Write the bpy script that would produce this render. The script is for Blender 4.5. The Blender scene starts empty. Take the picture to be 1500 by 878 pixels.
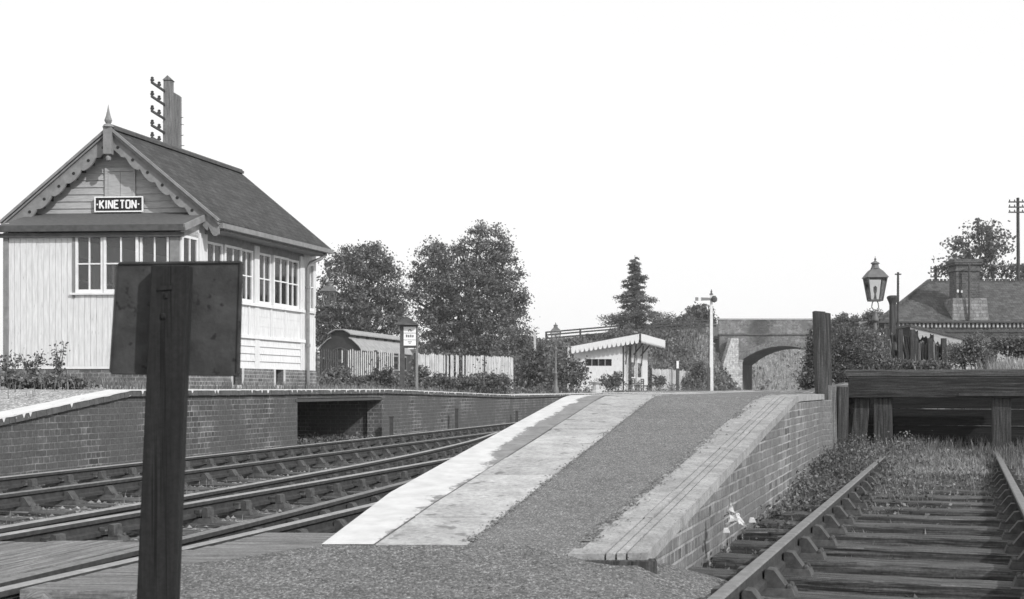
import bpy, bmesh, math, random
import numpy as np
from mathutils import Vector, Matrix, noise as mnoise
random.seed(7); rng = np.random.default_rng(7)
scene = bpy.context.scene
COL = scene.collection
R = math.radians
CZ = 1.2; F = 1900.0; HX = 750.0; HY = 569.5

def W(x, y, D):                      # a point of the place at distance D
    return Vector(((x-HX)/F*D, D, CZ-(y-HY)/F*D))
def PX(x, D): return (x-HX)/F*D
def PZ(y, D): return CZ-(y-HY)/F*D
def bend(D): return 0.00085*max(0.0, D-50)**2

# ------------------------------------------------------------------ materials
def newmat(name):
    m = bpy.data.materials.new(name); m.use_nodes = True
    nt = m.node_tree; b = nt.nodes['Principled BSDF']
    b.inputs['Specular IOR Level'].default_value = 0.3
    return m, nt, b
def g4(v): return (v, v, v, 1)
def node(nt, t, **kw):
    n = nt.nodes.new(t)
    for k, v in kw.items():
        if hasattr(n, k): setattr(n, k, v)
        else: n.inputs[k].default_value = v
    return n
def coords(nt, kind, scale=(1, 1, 1), rand=False):
    if kind == 'uv':
        c = nt.nodes.new('ShaderNodeUVMap').outputs[0]
    else:
        c = nt.nodes.new('ShaderNodeNewGeometry').outputs['Position']
    if rand:
        oi = nt.nodes.new('ShaderNodeObjectInfo')
        mu = node(nt, 'ShaderNodeMath', operation='MULTIPLY'); mu.inputs[1].default_value = 37
        nt.links.new(oi.outputs['Random'], mu.inputs[0])
        ad = node(nt, 'ShaderNodeVectorMath', operation='ADD')
        nt.links.new(c, ad.inputs[0]); nt.links.new(mu.outputs[0], ad.inputs[1]); c = ad.outputs[0]
    mp = nt.nodes.new('ShaderNodeMapping'); mp.inputs['Scale'].default_value = scale
    nt.links.new(c, mp.inputs[0])
    return mp.outputs[0]
def noise(nt, vec, scale, detail=4, rough=.6):
    n = nt.nodes.new('ShaderNodeTexNoise'); n.inputs['Scale'].default_value = scale
    n.inputs['Detail'].default_value = detail; n.inputs['Roughness'].default_value = rough
    nt.links.new(vec, n.inputs['Vector']); return n.outputs[0]
def ramp(nt, fac, stops):
    r = nt.nodes.new('ShaderNodeValToRGB'); e = r.color_ramp.elements
    while len(e) < len(stops): e.new(.5)
    for i, (p, v) in enumerate(stops): e[i].position = p; e[i].color = g4(v)
    nt.links.new(fac, r.inputs[0]); return r.outputs[0]
def mixc(nt, fac, a, b, mode='MIX'):
    m = nt.nodes.new('ShaderNodeMix'); m.data_type = 'RGBA'; m.blend_type = mode
    for s, i in ((fac, 0), (a, 6), (b, 7)):
        if isinstance(s, (int, float)): m.inputs[i].default_value = s if i == 0 else g4(s)
        else: nt.links.new(s, m.inputs[i])
    return m.outputs[2]
def bumpn(nt, b, h, strength=.5, dist=.01):
    bp = nt.nodes.new('ShaderNodeBump'); bp.inputs['Strength'].default_value = strength
    bp.inputs['Distance'].default_value = dist
    nt.links.new(h, bp.inputs['Height']); nt.links.new(bp.outputs[0], b.inputs['Normal'])

def plain(name, lo, hi, scale=6, rough=.8, kind='pos', stretch=(1, 1, 1), bump=.3, bscale=None, bdist=.004, metal=0, rand=False, spots=None, island=0, fine=0):
    m, nt, b = newmat(name); c = coords(nt, kind, stretch, rand)
    n = noise(nt, c, scale, 6, .65)
    col = ramp(nt, n, [(.3, lo), (.7, hi)])
    if spots:                                   # (scale, threshold, value)
        s = noise(nt, c, spots[0], 3, .5)
        k = ramp(nt, s, [(spots[1]-.03, 0), (spots[1]+.03, 1)])
        col = mixc(nt, k, col, spots[2])
    if fine:
        col = mixc(nt, 1, col, ramp(nt, noise(nt, c, fine, 5, .75), [(.25, .6), (.75, 1.4)]), 'MULTIPLY')
    if island:
        gg = nt.nodes.new('ShaderNodeNewGeometry')
        col = mixc(nt, 1, col, ramp(nt, gg.outputs['Random Per Island'], [(0, 1-island), (1, 1+island)]), 'MULTIPLY')
    nt.links.new(col, b.inputs['Base Color']); b.inputs['Roughness'].default_value = rough
    b.inputs['Metallic'].default_value = metal
    if bump: bumpn(nt, b, noise(nt, c, bscale or scale*6, 4, .6), bump, bdist)
    return m

def wood(name, lo, hi, along='u', rough=.85, cracks=.5, rand=True):
    m, nt, b = newmat(name)
    st = (1.2, 26, 1) if along == 'u' else (26, 1.2, 1)
    c = coords(nt, 'uv', st, rand); c2 = coords(nt, 'uv', (1, 1, 1), rand)
    n = noise(nt, c, 1.6, 7, .7); big = noise(nt, c2, 2.2, 3, .6)
    col = ramp(nt, n, [(.32, lo*.6), (.45, lo), (.68, hi)])
    col = mixc(nt, ramp(nt, big, [(.35, 0), (.7, .55)]), col, (lo+hi)*.5*.8)
    # drying splits along the grain and small dirt
    s2 = coords(nt, 'uv', (.9, 60, 1) if along == 'u' else (60, .9, 1), rand)
    col = mixc(nt, 1, col, ramp(nt, noise(nt, s2, 1.3, 3, .5), [(.33, .25), (.40, 1)]), 'MULTIPLY')
    col = mixc(nt, .8, col, ramp(nt, noise(nt, c2, 45, 5, .75), [(.28, .5), (.72, 1.5)]), 'MULTIPLY')
    nt.links.new(col, b.inputs['Base Color']); b.inputs['Roughness'].default_value = rough
    bumpn(nt, b, n, cracks, .012)
    return m

def brick(name, blo, bhi, mortar, row=.083, width=.235, msize=.011, patch=.45, pv=.12, squash=.5, bumps=.8):
    m, nt, b = newmat(name)
    c = coords(nt, 'uv')
    wob = noise(nt, c, 3, 2)
    ad = node(nt, 'ShaderNodeVectorMath', operation='MULTIPLY_ADD'); nt.links.new(wob, ad.inputs[0])
    ad.inputs[1].default_value = (.02, .02, 0); nt.links.new(c, ad.inputs[2])
    t = nt.nodes.new('ShaderNodeTexBrick'); t.squash = squash; t.squash_frequency = 2; t.offset = .5
    nt.links.new(ad.outputs[0], t.inputs['Vector'])
    t.inputs['Color1'].default_value = g4(blo); t.inputs['Color2'].default_value = g4(bhi)
    t.inputs['Mortar'].default_value = g4(mortar); t.inputs['Scale'].default_value = 1
    t.inputs['Mortar Size'].default_value = msize; t.inputs['Mortar Smooth'].default_value = .25
    t.inputs['Brick Width'].default_value = width; t.inputs['Row Height'].default_value = row
    big = noise(nt, coords(nt, 'pos'), .9, 5, .65)
    fine = noise(nt, coords(nt, 'pos'), 28, 4, .7)
    mort = mixc(nt, 1, t.outputs[0], ramp(nt, noise(nt, coords(nt, 'pos'), 4.5, 5, .7), [(.3, .55), (.7, 1.3)]), 'MULTIPLY')
    # soot that has filled the joints in patches
    k = ramp(nt, big, [(patch-.07, 1), (patch+.1, 0)])
    sooty = mixc(nt, .8, mort, pv)
    col = mixc(nt, k, mort, sooty)
    col = mixc(nt, .9, col, ramp(nt, fine, [(.25, .55), (.75, 1.35)]), 'MULTIPLY')
    nt.links.new(col, b.inputs['Base Color']); b.inputs['Roughness'].default_value = .85
    inv = node(nt, 'ShaderNodeMath', operation='SUBTRACT'); inv.inputs[0].default_value = 1
    nt.links.new(t.outputs[1], inv.inputs[1])
    sm = node(nt, 'ShaderNodeMath', operation='MULTIPLY_ADD'); nt.links.new(fine, sm.inputs[0]); sm.inputs[1].default_value = .5
    nt.links.new(inv.outputs[0], sm.inputs[2])
    bumpn(nt, b, sm.outputs[0], bumps, .008)
    return m

def gravel(name, lo, hi, scale=75, big=(.85, 1.15), bump=.9, bright=.0):
    m, nt, b = newmat(name); c = coords(nt, 'pos')
    v = nt.nodes.new('ShaderNodeTexVoronoi'); v.inputs['Scale'].default_value = scale; nt.links.new(c, v.inputs['Vector'])
    bw = nt.nodes.new('ShaderNodeRGBToBW'); nt.links.new(v.outputs['Color'], bw.inputs[0])
    col = ramp(nt, bw.outputs[0], [(.15, lo*.7), (.5, (lo+hi)/2), (.72, hi), (.85, hi*1.9)])
    n = noise(nt, c, 1.3, 6, .7)
    col = mixc(nt, 1, col, ramp(nt, n, [(.3, big[0]), (.7, big[1])]), 'MULTIPLY')
    n2 = noise(nt, c, 14, 4, .7)
    col = mixc(nt, .7, col, ramp(nt, n2, [(.3, .7), (.7, 1.3)]), 'MULTIPLY')
    nt.links.new(col, b.inputs['Base Color']); b.inputs['Roughness'].default_value = .95
    v2 = nt.nodes.new('ShaderNodeTexVoronoi'); v2.inputs['Scale'].default_value = scale; nt.links.new(c, v2.inputs['Vector'])
    s = node(nt, 'ShaderNodeMath', operation='MULTIPLY_ADD'); nt.links.new(v2.outputs['Distance'], s.inputs[0]); s.inputs[1].default_value = -1
    nt.links.new(n2, s.inputs[2])
    bumpn(nt, b, s.outputs[0], bump, .012)
    return m

def leafmat(name, lo, hi, trans=.3):
    m, nt, b = newmat(name)
    g = nt.nodes.new('ShaderNodeNewGeometry')
    n = noise(nt, g.outputs['Position'], .9, 3)
    col = ramp(nt, g.outputs['Random Per Island'], [(0, lo), (.6, (lo+hi)/2), (1, hi)])
    col = mixc(nt, 1, col, ramp(nt, n, [(.35, .7), (.65, 1.25)]), 'MULTIPLY')
    nt.links.new(col, b.inputs['Base Color']); b.inputs['Roughness'].default_value = .6
    tr = nt.nodes.new('ShaderNodeBsdfTranslucent'); nt.links.new(col, tr.inputs[0])
    mx = nt.nodes.new('ShaderNodeMixShader'); mx.inputs[0].default_value = trans
    nt.links.new(b.outputs[0], mx.inputs[1]); nt.links.new(tr.outputs[0], mx.inputs[2])
    nt.links.new(mx.outputs[0], nt.nodes['Material Output'].inputs[0])
    return m

def glassmat(name, tint=.75, base=.1):
    m, nt, b = newmat(name); nt.nodes.remove(b)
    t = nt.nodes.new('ShaderNodeBsdfTransparent'); t.inputs[0].default_value = g4(tint)
    gl = nt.nodes.new('ShaderNodeBsdfGlossy'); gl.inputs['Roughness'].default_value = .04; gl.inputs[0].default_value = g4(.9)
    df = nt.nodes.new('ShaderNodeBsdfDiffuse'); df.inputs[0].default_value = g4(.35)
    fr = nt.nodes.new('ShaderNodeFresnel'); fr.inputs[0].default_value = 1.5
    m1 = nt.nodes.new('ShaderNodeMixShader'); m1.inputs[0].default_value = base
    nt.links.new(t.outputs[0], m1.inputs[1]); nt.links.new(df.outputs[0], m1.inputs[2])
    m2 = nt.nodes.new('ShaderNodeMixShader'); nt.links.new(fr.outputs[0], m2.inputs[0])
    nt.links.new(m1.outputs[0], m2.inputs[1]); nt.links.new(gl.outputs[0], m2.inputs[2])
    nt.links.new(m2.outputs[0], nt.nodes['Material Output'].inputs[0])
    return m

MT = dict(
    board=plain('painted_boards', .47, .69, 3, .7, 'uv', (9, .8, 1), .3, 30, .003, spots=(5, .70, .30)),
    frame=plain('white_window_paint', .58, .74, 5, .6, bump=.1),
    trim=plain('grey_trim_paint', .15, .24, 7, .7, bump=.3),
    darktrim=plain('dark_trim_paint', .045, .09, 7, .7, bump=.3),
    gable=plain('gable_board_paint', .27, .42, 4, .7, 'uv', (1.2, 8, 1), .25, 25, .003),
    black=plain('black_paint', .008, .018, 8, .45, bump=.2),
    signpost=wood('tarred_post', .012, .022, 'v', .9, .25),
    signplate=plain('rusty_iron_plate', .020, .058, 9, .7, bump=.6, bscale=60, bdist=.004, spots=(22, .66, .013)),
    iron=plain('old_iron', .03, .07, 12, .6, bump=.4, metal=.0),
    railtop=plain('rail_steel_head', .2, .36, 9, .45, bump=.2, metal=.35),
    railtop2=plain('rusty_rail_head', .10, .19, 14, .6, bump=.3),
    railside=plain('rusty_rail_side', .025, .06, 15, .85, bump=.5),
    chair=plain('cast_chair_iron', .035, .10, 18, .85, bump=.6, rand=True),
    sleeper=wood('creosoted_sleeper', .03, .19, 'u', .9, .9),
    sleeper_end=wood('creosoted_timber_upright', .035, .11, 'v', .9, .7),
    stub=wood('silvered_timber_upright', .12, .28, 'v', .9, .7),
    beam=wood('dark_buffer_beam', .018, .075, 'u', .85, .6),
    cap=wood('weathered_cap_beam', .05, .16, 'u', .9, .7),
    crossing=wood('crossing_boards', .11, .31, 'u', .9, .6),
    tarwood=wood('tarred_timber', .015, .04, 'v', .9, .5),
    tarwood_u=wood('tarred_timber_across', .012, .035, 'u', .9, .5),
    paling=plain('weathered_paling', .30, .56, 6, .85, 'pos', (1, 1, .3), .3, rand=True),
    darkpale=plain('dark_paling', .03, .08, 6, .85, bump=.3),
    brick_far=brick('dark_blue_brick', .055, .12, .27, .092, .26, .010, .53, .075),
    brick_near=brick('sooty_red_brick', .07, .24, .35, .0805, .225, .010, .49, .14),
    brick_base=brick('box_base_brick', .09, .17, .30, .08, .23, .01, .35, .10),
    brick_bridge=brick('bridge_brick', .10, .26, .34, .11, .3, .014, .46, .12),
    stone_wall=brick('pale_stone', .34, .55, .25, .16, .4, .012, .25, .3),
    stone_dark=brick('weathered_stone', .16, .30, .12, .16, .34, .012, .45, .14),
    stack=brick('chimney_brick', .06, .12, .15, .083, .235, .01, .3, .13),
    slate=brick('roof_slate', .042, .064, .024, .15, .26, .008, .3, .05, 1.0, 1.0),
    tile=brick('station_roof_tile', .055, .10, .04, .2, .26, .012, .35, .1, 1.0, .8),
    felt=plain('lean_to_slates', .05, .12, 9, .8, 'uv', (1, 4, 1), .6, 20, .01),
    gravel=gravel('path_gravel', .085, .175, 95, (.82, 1.18), .8),
    ramp_gravel=gravel('ramp_ash_surface', .105, .16, 125, (.86, 1.14), .45),
    ballast=gravel('track_ballast', .09, .21, 32, (.6, 1.25), 1.0),
    ash=gravel('siding_ash', .035, .09, 60, (.6, 1.3), .9),
    bank=gravel('bank_soil', .10, .18, 9, (.7, 1.3), .8),
    platform=gravel('far_platform_surface', .2, .34, 40, (.75, 1.2), .5),
    pave=plain('paving_slab', .25, .40, 4.5, .85, 'pos', (1, 1, 1), .6, 90, .004, island=.12, fine=30, spots=(6.5, .66, .17)),
    pave_grey=plain('grey_edge_slab', .13, .24, 6, .85, 'pos', (1, 1, 1), .5, 90, .003, island=.12, fine=40),
    coping=plain('ribbed_coping_brick', .19, .34, 6, .85, 'pos', (1, 1, 1), .5, 110, .003, spots=(60, .66, .1), island=.08, fine=45),
    copeside=plain('coping_side', .10, .2, 9, .9, bump=.6, bscale=60),
    whitepaint=plain('platform_white_paint', .50, .60, 3, .8, bump=.35, bscale=70, spots=(11, .69, .33)),
    darkedge=plain('dark_bullnose_brick', .05, .10, 8, .8, bump=.5, spots=(14, .7, .3)),
    leaf_oak=leafmat('oak_leaves', .045, .26), leaf_pale=leafmat('pale_leaves', .09, .2, .35),
    leaf_fir=leafmat('fir_needles', .08, .22), leaf_bush=leafmat('bush_leaves', .05, .24),
    leaf_weed=leafmat('weed_leaves', .06, .25), grass=leafmat('grass_blades', .11, .28, .35),
    drygrass=leafmat('dry_grass_blades', .2, .38, .4),
    bark=plain('bark', .05, .1, 9, .9, bump=.8),
    glass=glassmat('window_glass', .94, .06), lampglass=glassmat('lamp_glass', .93, .06),
    lampmetal=plain('lamp_painted_metal', .09, .16, 9, .55, bump=.2),
    roofpaint=plain('coach_roof_canvas', .20, .32, 4, .8, bump=.3),
    coach=plain('coach_dark_paint', .025, .05, 5, .6, bump=.2),
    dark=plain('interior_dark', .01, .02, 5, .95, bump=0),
    inner=plain('interior_boards', .08, .14, 5, .9, bump=0),
    cream=plain('shelter_cream_boards', .5, .68, 5, .75, 'uv', (7, .7, 1), .2, 30, .003, spots=(4, .66, .38)),
    letter=plain('white_letter_enamel', .72, .82, 6, .5, bump=0),
    worn=None,
    paper=plain('scrap_paper', .36, .55, 9, .8, bump=.3), ink=plain('printed_ink', .1, .16, 6, .8, bump=0),
    ceramic=plain('brown_insulator', .02, .05, 6, .35, bump=0),
    concrete=plain('concrete', .35, .5, 8, .9, bump=.4),
    stones=leafmat('loose_stones', .06, .24, 0.0), chips=leafmat('pale_chippings', .3, .6, 0.0),
)

def wornpaint():
    m, nt, b = newmat('worn_white_paint'); c = coords(nt, 'pos')
    at = nt.nodes.new('ShaderNodeAttribute'); at.attribute_name = 'wear'
    def mad(a, k, off=None):
        q = node(nt, 'ShaderNodeMath', operation='MULTIPLY_ADD'); nt.links.new(a, q.inputs[0]); q.inputs[1].default_value = k
        if off is None: q.inputs[2].default_value = -k/2
        else: nt.links.new(off, q.inputs[2])
        return q.outputs[0]
    n1 = mad(noise(nt, c, 3.2, 4, .6), 1.3, at.outputs['Fac']); n2 = mad(noise(nt, c, 24, 5, .75), 1.0, n1)
    mask = ramp(nt, n2, [(0, 0), (1, 1)])
    q = node(nt, 'ShaderNodeMapRange'); q.inputs['From Min'].default_value = 2.13; q.inputs['From Max'].default_value = 2.24; nt.links.new(n2, q.inputs[0])
    white = ramp(nt, noise(nt, c, 7, 4, .6), [(.3, .43), (.7, .56)])
    grey = ramp(nt, noise(nt, c, 9, 6, .7), [(.3, .13), (.7, .25)])
    col = mixc(nt, q.outputs[0], white, grey)
    nt.links.new(col, b.inputs['Base Color']); b.inputs['Roughness'].default_value = .85
    bumpn(nt, b, noise(nt, c, 80, 3), .4, .003); return m
MT['worn'] = wornpaint()
def stain(m, cx, w, dark, extra=0):          # old soot streaks that run down the bridge face
    nt = m.node_tree; b = nt.nodes['Principled BSDF']; src = b.inputs['Base Color'].links[0].from_socket
    g = nt.nodes.new('ShaderNodeNewGeometry'); sx = nt.nodes.new('ShaderNodeSeparateXYZ'); nt.links.new(g.outputs['Position'], sx.inputs[0])
    n = noise(nt, g.outputs['Position'], .8, 5, .7)
    q = node(nt, 'ShaderNodeMath', operation='MULTIPLY_ADD'); nt.links.new(n, q.inputs[0]); q.inputs[1].default_value = 2.4; nt.links.new(sx.outputs[0], q.inputs[2])
    d = node(nt, 'ShaderNodeMath', operation='SUBTRACT'); nt.links.new(q.outputs[0], d.inputs[0]); d.inputs[1].default_value = cx+1.2
    a = node(nt, 'ShaderNodeMath', operation='ABSOLUTE'); nt.links.new(d.outputs[0], a.inputs[0])
    r = node(nt, 'ShaderNodeMapRange'); r.inputs['From Min'].default_value = w*.3; r.inputs['From Max'].default_value = w; nt.links.new(a.outputs[0], r.inputs[0])
    k = ramp(nt, r.outputs[0], [(0, dark), (1, 1)])
    nt.links.new(mixc(nt, 1, src, k, 'MULTIPLY'), b.inputs['Base Color'])
# ------------------------------------------------------------------ mesh building
class Fr:                                    # an upright working frame: a along t, z up, o outwards along n
    def __init__(s, o, t, n=None):
        s.o = Vector((o[0], o[1])); s.t = Vector(t).normalized()
        s.n = Vector(n).normalized() if n is not None else Vector((s.t.y, -s.t.x))
    def p(s, a, z, o=0):
        q = s.o+s.t*a+s.n*o; return Vector((q.x, q.y, z))
class MB:
    def __init__(s): s.v = []; s.f = []
    def hexa(s, P):                           # 8 points: bottom loop then top loop
        i = len(s.v); s.v += [tuple(p) for p in P]
        s.f += [tuple(i+k for k in q) for q in ((0, 3, 2, 1), (4, 5, 6, 7), (0, 1, 5, 4), (1, 2, 6, 5), (2, 3, 7, 6), (3, 0, 4, 7))]
        return s
    def fbox(s, fr, a0, a1, z0, z1, o0, o1):
        return s.hexa([fr.p(a0, z0, o0), fr.p(a1, z0, o0), fr.p(a1, z0, o1), fr.p(a0, z0, o1),
                       fr.p(a0, z1, o0), fr.p(a1, z1, o0), fr.p(a1, z1, o1), fr.p(a0, z1, o1)])
    def box(s, x0, x1, y0, y1, z0, z1):
        return s.hexa([(x0, y0, z0), (x1, y0, z0), (x1, y1, z0), (x0, y1, z0), (x0, y0, z1), (x1, y0, z1), (x1, y1, z1), (x0, y1, z1)])
    def extrude(s, pts, vec):
        i = len(s.v); n = len(pts); vec = Vector(vec)
        s.v += [tuple(p) for p in pts]+[tuple(Vector(p)+vec) for p in pts]
        s.f.append(tuple(range(i, i+n))); s.f.append(tuple(reversed(range(i+n, i+2*n))))
        for k in range(n):
            k2 = (k+1) % n; s.f.append((i+k, i+k2, i+n+k2, i+n+k))
        return s
    def bar(s, a, b, w, h=None, up=(0, 0, 1)):
        h = h or w; a = Vector(a); b = Vector(b); d = (b-a).normalized(); up = Vector(up)
        if abs(d.dot(up)) > .98: up = Vector((0, 1, 0))
        x = d.cross(up).normalized()*w/2; y = x.cross(d).normalized()*h/2
        return s.hexa([a-x-y, a+x-y, a+x+y, a-x+y, b-x-y, b+x-y, b+x+y, b-x+y])
    def tube(s, pts, rad, n=8, cap=True):
        pts = [Vector(p) for p in pts]
        if not hasattr(rad, '__len__'): rad = [rad]*len(pts)
        i = len(s.v); px = None
        for k, p in enumerate(pts):
            d = (pts[min(k+1, len(pts)-1)]-pts[max(k-1, 0)]).normalized()
            if px is None: px = d.cross(Vector((0, 0, 1)) if abs(d.z) < .9 else Vector((1, 0, 0))).normalized()
            px = (px-d*px.dot(d)).normalized(); py = d.cross(px)
            for j in range(n):
                a = 2*math.pi*j/n; s.v.append(tuple(p+(px*math.cos(a)+py*math.sin(a))*rad[k]))
        for k in range(len(pts)-1):
            for j in range(n):
                j2 = (j+1) % n; s.f.append((i+k*n+j, i+k*n+j2, i+(k+1)*n+j2, i+(k+1)*n+j))
        if cap:
            s.f.append(tuple(i+j for j in reversed(range(n)))); s.f.append(tuple(i+(len(pts)-1)*n+j for j in range(n)))
        return s
    def lathe(s, c, prof, n=12, rot=0, sx=1, sy=1):   # prof [(r,z)]
        i = len(s.v)
        for r, z in prof:
            for j in range(n):
                a = 2*math.pi*j/n+rot; s.v.append((c[0]+r*sx*math.cos(a), c[1]+r*sy*math.sin(a), c[2]+z))
        for k in range(len(prof)-1):
            for j in range(n):
                j2 = (j+1) % n; s.f.append((i+k*n+j, i+k*n+j2, i+(k+1)*n+j2, i+(k+1)*n+j))
        s.f.append(tuple(i+j for j in reversed(range(n)))); s.f.append(tuple(i+(len(prof)-1)*n+j for j in range(n)))
        return s
    def grid(s, rows):                        # rows of points
        i = len(s.v); m = len(rows[0])
        for r in rows: s.v += [tuple(p) for p in r]
        for a in range(len(rows)-1):
            for b in range(m-1):
                s.f.append((i+a*m+b, i+a*m+b+1, i+(a+1)*m+b+1, i+(a+1)*m+b))
        return s
    def build(s, name, mat, parent=None, smooth=False, bevel=0, grain=(1, 0), recalc=True, jitter=0):
        me = bpy.data.meshes.new(name)
        base = parent['_w'] if parent is not None and '_w' in parent else (0, 0, 0)
        if parent is None or '_w' not in parent: base = (0, 0, 0)
        V = [(v[0]-base[0], v[1]-base[1], v[2]-base[2]) for v in s.v]
        me.from_pydata(V, [], s.f)
        if recalc:
            bm = bmesh.new(); bm.from_mesh(me); bmesh.ops.recalc_face_normals(bm, faces=bm.faces)
            if smooth:
                for e in bm.edges:
                    if len(e.link_faces) == 2 and e.calc_face_angle(0) > .7: e.smooth = False
            bm.to_mesh(me); bm.free()
        me.update()
        uvl = me.uv_layers.new(name='UVMap'); gx, gy = grain
        gl = math.hypot(gx, gy); G = Vector((gx/gl, gy/gl, 0)); bv = Vector(base)
        for p in me.polygons:
            n = p.normal
            if abs(n.z) < .93:
                t = Vector((0, 0, 1)).cross(n).normalized()
                if t.x+t.y*.01 < 0: t = -t
                b = n.cross(t)
                if b.z < 0: b = -b
            else:
                t = G; b = Vector((-G.y, G.x, 0))
            for li in p.loop_indices:
                co = me.vertices[me.loops[li].vertex_index].co+bv
                uvl.data[li].uv = (co.dot(t), co.dot(b))
        me.materials.append(MT[mat] if isinstance(mat, str) else mat)
        if smooth:
            for p in me.polygons: p.use_smooth = True
        o = bpy.data.objects.new(name, me); COL.objects.link(o)
        if parent is not None: o.parent = parent
        o['_w'] = tuple(base)
        if bevel:
            md = o.modifiers.new('bevel', 'BEVEL'); md.width = bevel; md.segments = 2; md.limit_method = 'ANGLE'
        return o
    def thing(s, name, mat, label, cat, group=None, kind=None, origin=None, **kw):
        """one-mesh thing; its origin is put at its base"""
        if origin is None:
            xs = [v[0] for v in s.v]; ys = [v[1] for v in s.v]; zs = [v[2] for v in s.v]
            origin = ((min(xs)+max(xs))/2, (min(ys)+max(ys))/2, min(zs))
        fake = {'_w': origin}
        class P(dict): pass
        o = s.build(name, mat, None, **kw)
        off = Vector(origin); o.data.transform(Matrix.Translation(-off)); o.location = off
        o['_w'] = tuple(off)
        tag(o, label, cat, group, kind); return o
def tag(o, label=None, cat=None, group=None, kind=None):
    if label: o['label'] = label
    if cat: o['category'] = cat
    if group: o['group'] = group
    if kind: o['kind'] = kind
    return o
def empty(name, loc, label, cat, group=None):
    o = bpy.data.objects.new(name, None); COL.objects.link(o); o.location = loc; o['_w'] = tuple(loc)
    o.empty_display_size = .2
    return tag(o, label, cat, group)
def copy_tree(o, parent=None):
    c = o.copy(); COL.objects.link(c)
    if parent is not None: c.parent = parent
    for ch in [x for x in list(o.children)]: copy_tree(ch, c)
    return c
def struct(mb, name, mat, **kw): return tag(mb.build(name, mat, None, **kw), kind='structure')

def quadsmesh(name, V, mat, parent=None, nper=4):
    """V: (n,nper,3) array of separate faces in world coordinates"""
    n = len(V); base = parent['_w'] if parent is not None else (0, 0, 0)
    V = np.asarray(V, dtype=np.float32)-np.array(base, dtype=np.float32)
    me = bpy.data.meshes.new(name); me.vertices.add(n*nper); me.vertices.foreach_set('co', V.reshape(-1))
    me.loops.add(n*nper); me.loops.foreach_set('vertex_index', np.arange(n*nper, dtype=np.int32))
    me.polygons.add(n); me.polygons.foreach_set('loop_start', np.arange(0, n*nper, nper, dtype=np.int32))
    me.polygons.foreach_set('loop_total', np.full(n, nper, dtype=np.int32))
    me.update(calc_edges=True); me.validate()
    me.materials.append(MT[mat])
    o = bpy.data.objects.new(name, me); COL.objects.link(o)
    if parent is not None: o.parent = parent
    o['_w'] = tuple(base)
    return o
def leaves_at(P, size, up=.3, aspect=.6):
    """random leaf rhombs at points P"""
    n = len(P); P = np.asarray(P)
    d = rng.normal(size=(n, 3)); d /= np.linalg.norm(d, axis=1)[:, None]
    e = rng.normal(size=(n, 3)); e[:, 2] += up; e -= d*(e*d).sum(1)[:, None]; e /= np.linalg.norm(e, axis=1)[:, None]
    s = size*(.55+.9*rng.random(n))[:, None]
    return np.stack([P-d*s*.5, P+e*s*aspect*.5, P+d*s*.5, P-e*s*aspect*.5], 1)
def crown_points(lobes, clumps, per, cr, shell=.75):
    """lobes [(c, (rx,ry,rz))] -> leaf positions in clumps spread through each lobe's volume, denser to the outside"""
    vol = np.array([l[1][0]*l[1][1]*l[1][2] for l in lobes])**.67; vol /= vol.sum(); out = []
    for (c, r), w in zip(lobes, vol):
        k = max(3, int(clumps*w))
        d = rng.normal(size=(k, 3)); d /= np.linalg.norm(d, axis=1)[:, None]
        rad = (shell+(1.08-shell)*rng.random(k))[:, None]; inner = rng.random(k) < .22; rad[inner] *= rng.random((inner.sum(), 1))*.7+.2
        cc = np.array(c)+d*rad*np.array(r)
        sz = cr*(.5+rng.random(k))
        for j in range(k):
            m = max(3, int(per*(.5+rng.random())))
            q = rng.normal(size=(m, 3))*np.array([1, 1, .6])*sz[j]*.55
            out.append(cc[j]+q)
    return np.concatenate(out)
def limb(mb, a, b, r0, r1, wob=.08, n=5):
    a = Vector(a); b = Vector(b); L = (b-a).length; pts = []
    for i in range(n+1):
        t = i/n; p = a.lerp(b, t)
        if 0 < i < n: p += Vector((random.uniform(-1, 1), random.uniform(-1, 1), random.uniform(-.5, 1)))*wob*L
        pts.append(p)
    mb.tube(pts, [r0+(r1-r0)*i/n for i in range(n+1)], 7); return pts
def tree(name, px_lobes, D, base_px, label, mat='leaf_oak', clumps=500, per=22, cr=.5, leaf=.28, depth=1.0, trunk_r=.3, group=None, cat='tree', shell=.72, base_z=None, split=None):
    k = D/F
    lobes = []
    for (x, y, rx, ry) in px_lobes:
        dy = random.uniform(-.35, .35)*rx*k*depth
        c = W(x, y, D); lobes.append(((c.x, c.y+dy, c.z), (rx*k, rx*k*depth, ry*k)))
    b = W(base_px[0], base_px[1], D)
    if base_z is not None: b.z = base_z
    t = empty(name, tuple(b), label, cat, group)
    mb = MB(); top = Vector(lobes[0][0])
    hub = b.lerp(Vector((b.x, b.y, top.z)), .4)
    limb(mb, b, hub, trunk_r, trunk_r*.7, .02)
    for c, r in lobes:
        c = Vector(c); pts = limb(mb, hub-Vector((0, 0, random.random()*(hub.z-b.z)*.3)), c+Vector((0, 0, r[2]*.3)), trunk_r*.5, trunk_r*.12, .06)
        for _ in range(4):
            d = Vector((random.uniform(-1, 1)*r[0], random.uniform(-1, 1)*r[1], random.uniform(-.4, 1)*r[2]))*.85
            limb(mb, pts[random.randint(2, 4)], c+d, trunk_r*.16, trunk_r*.04, .08, 4)
    mb.build('trunk', 'bark', t, smooth=True)
    P = crown_points(lobes, clumps, per, cr, shell)
    quadsmesh('crown', leaves_at(P, leaf), mat, t)
    return t
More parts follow.
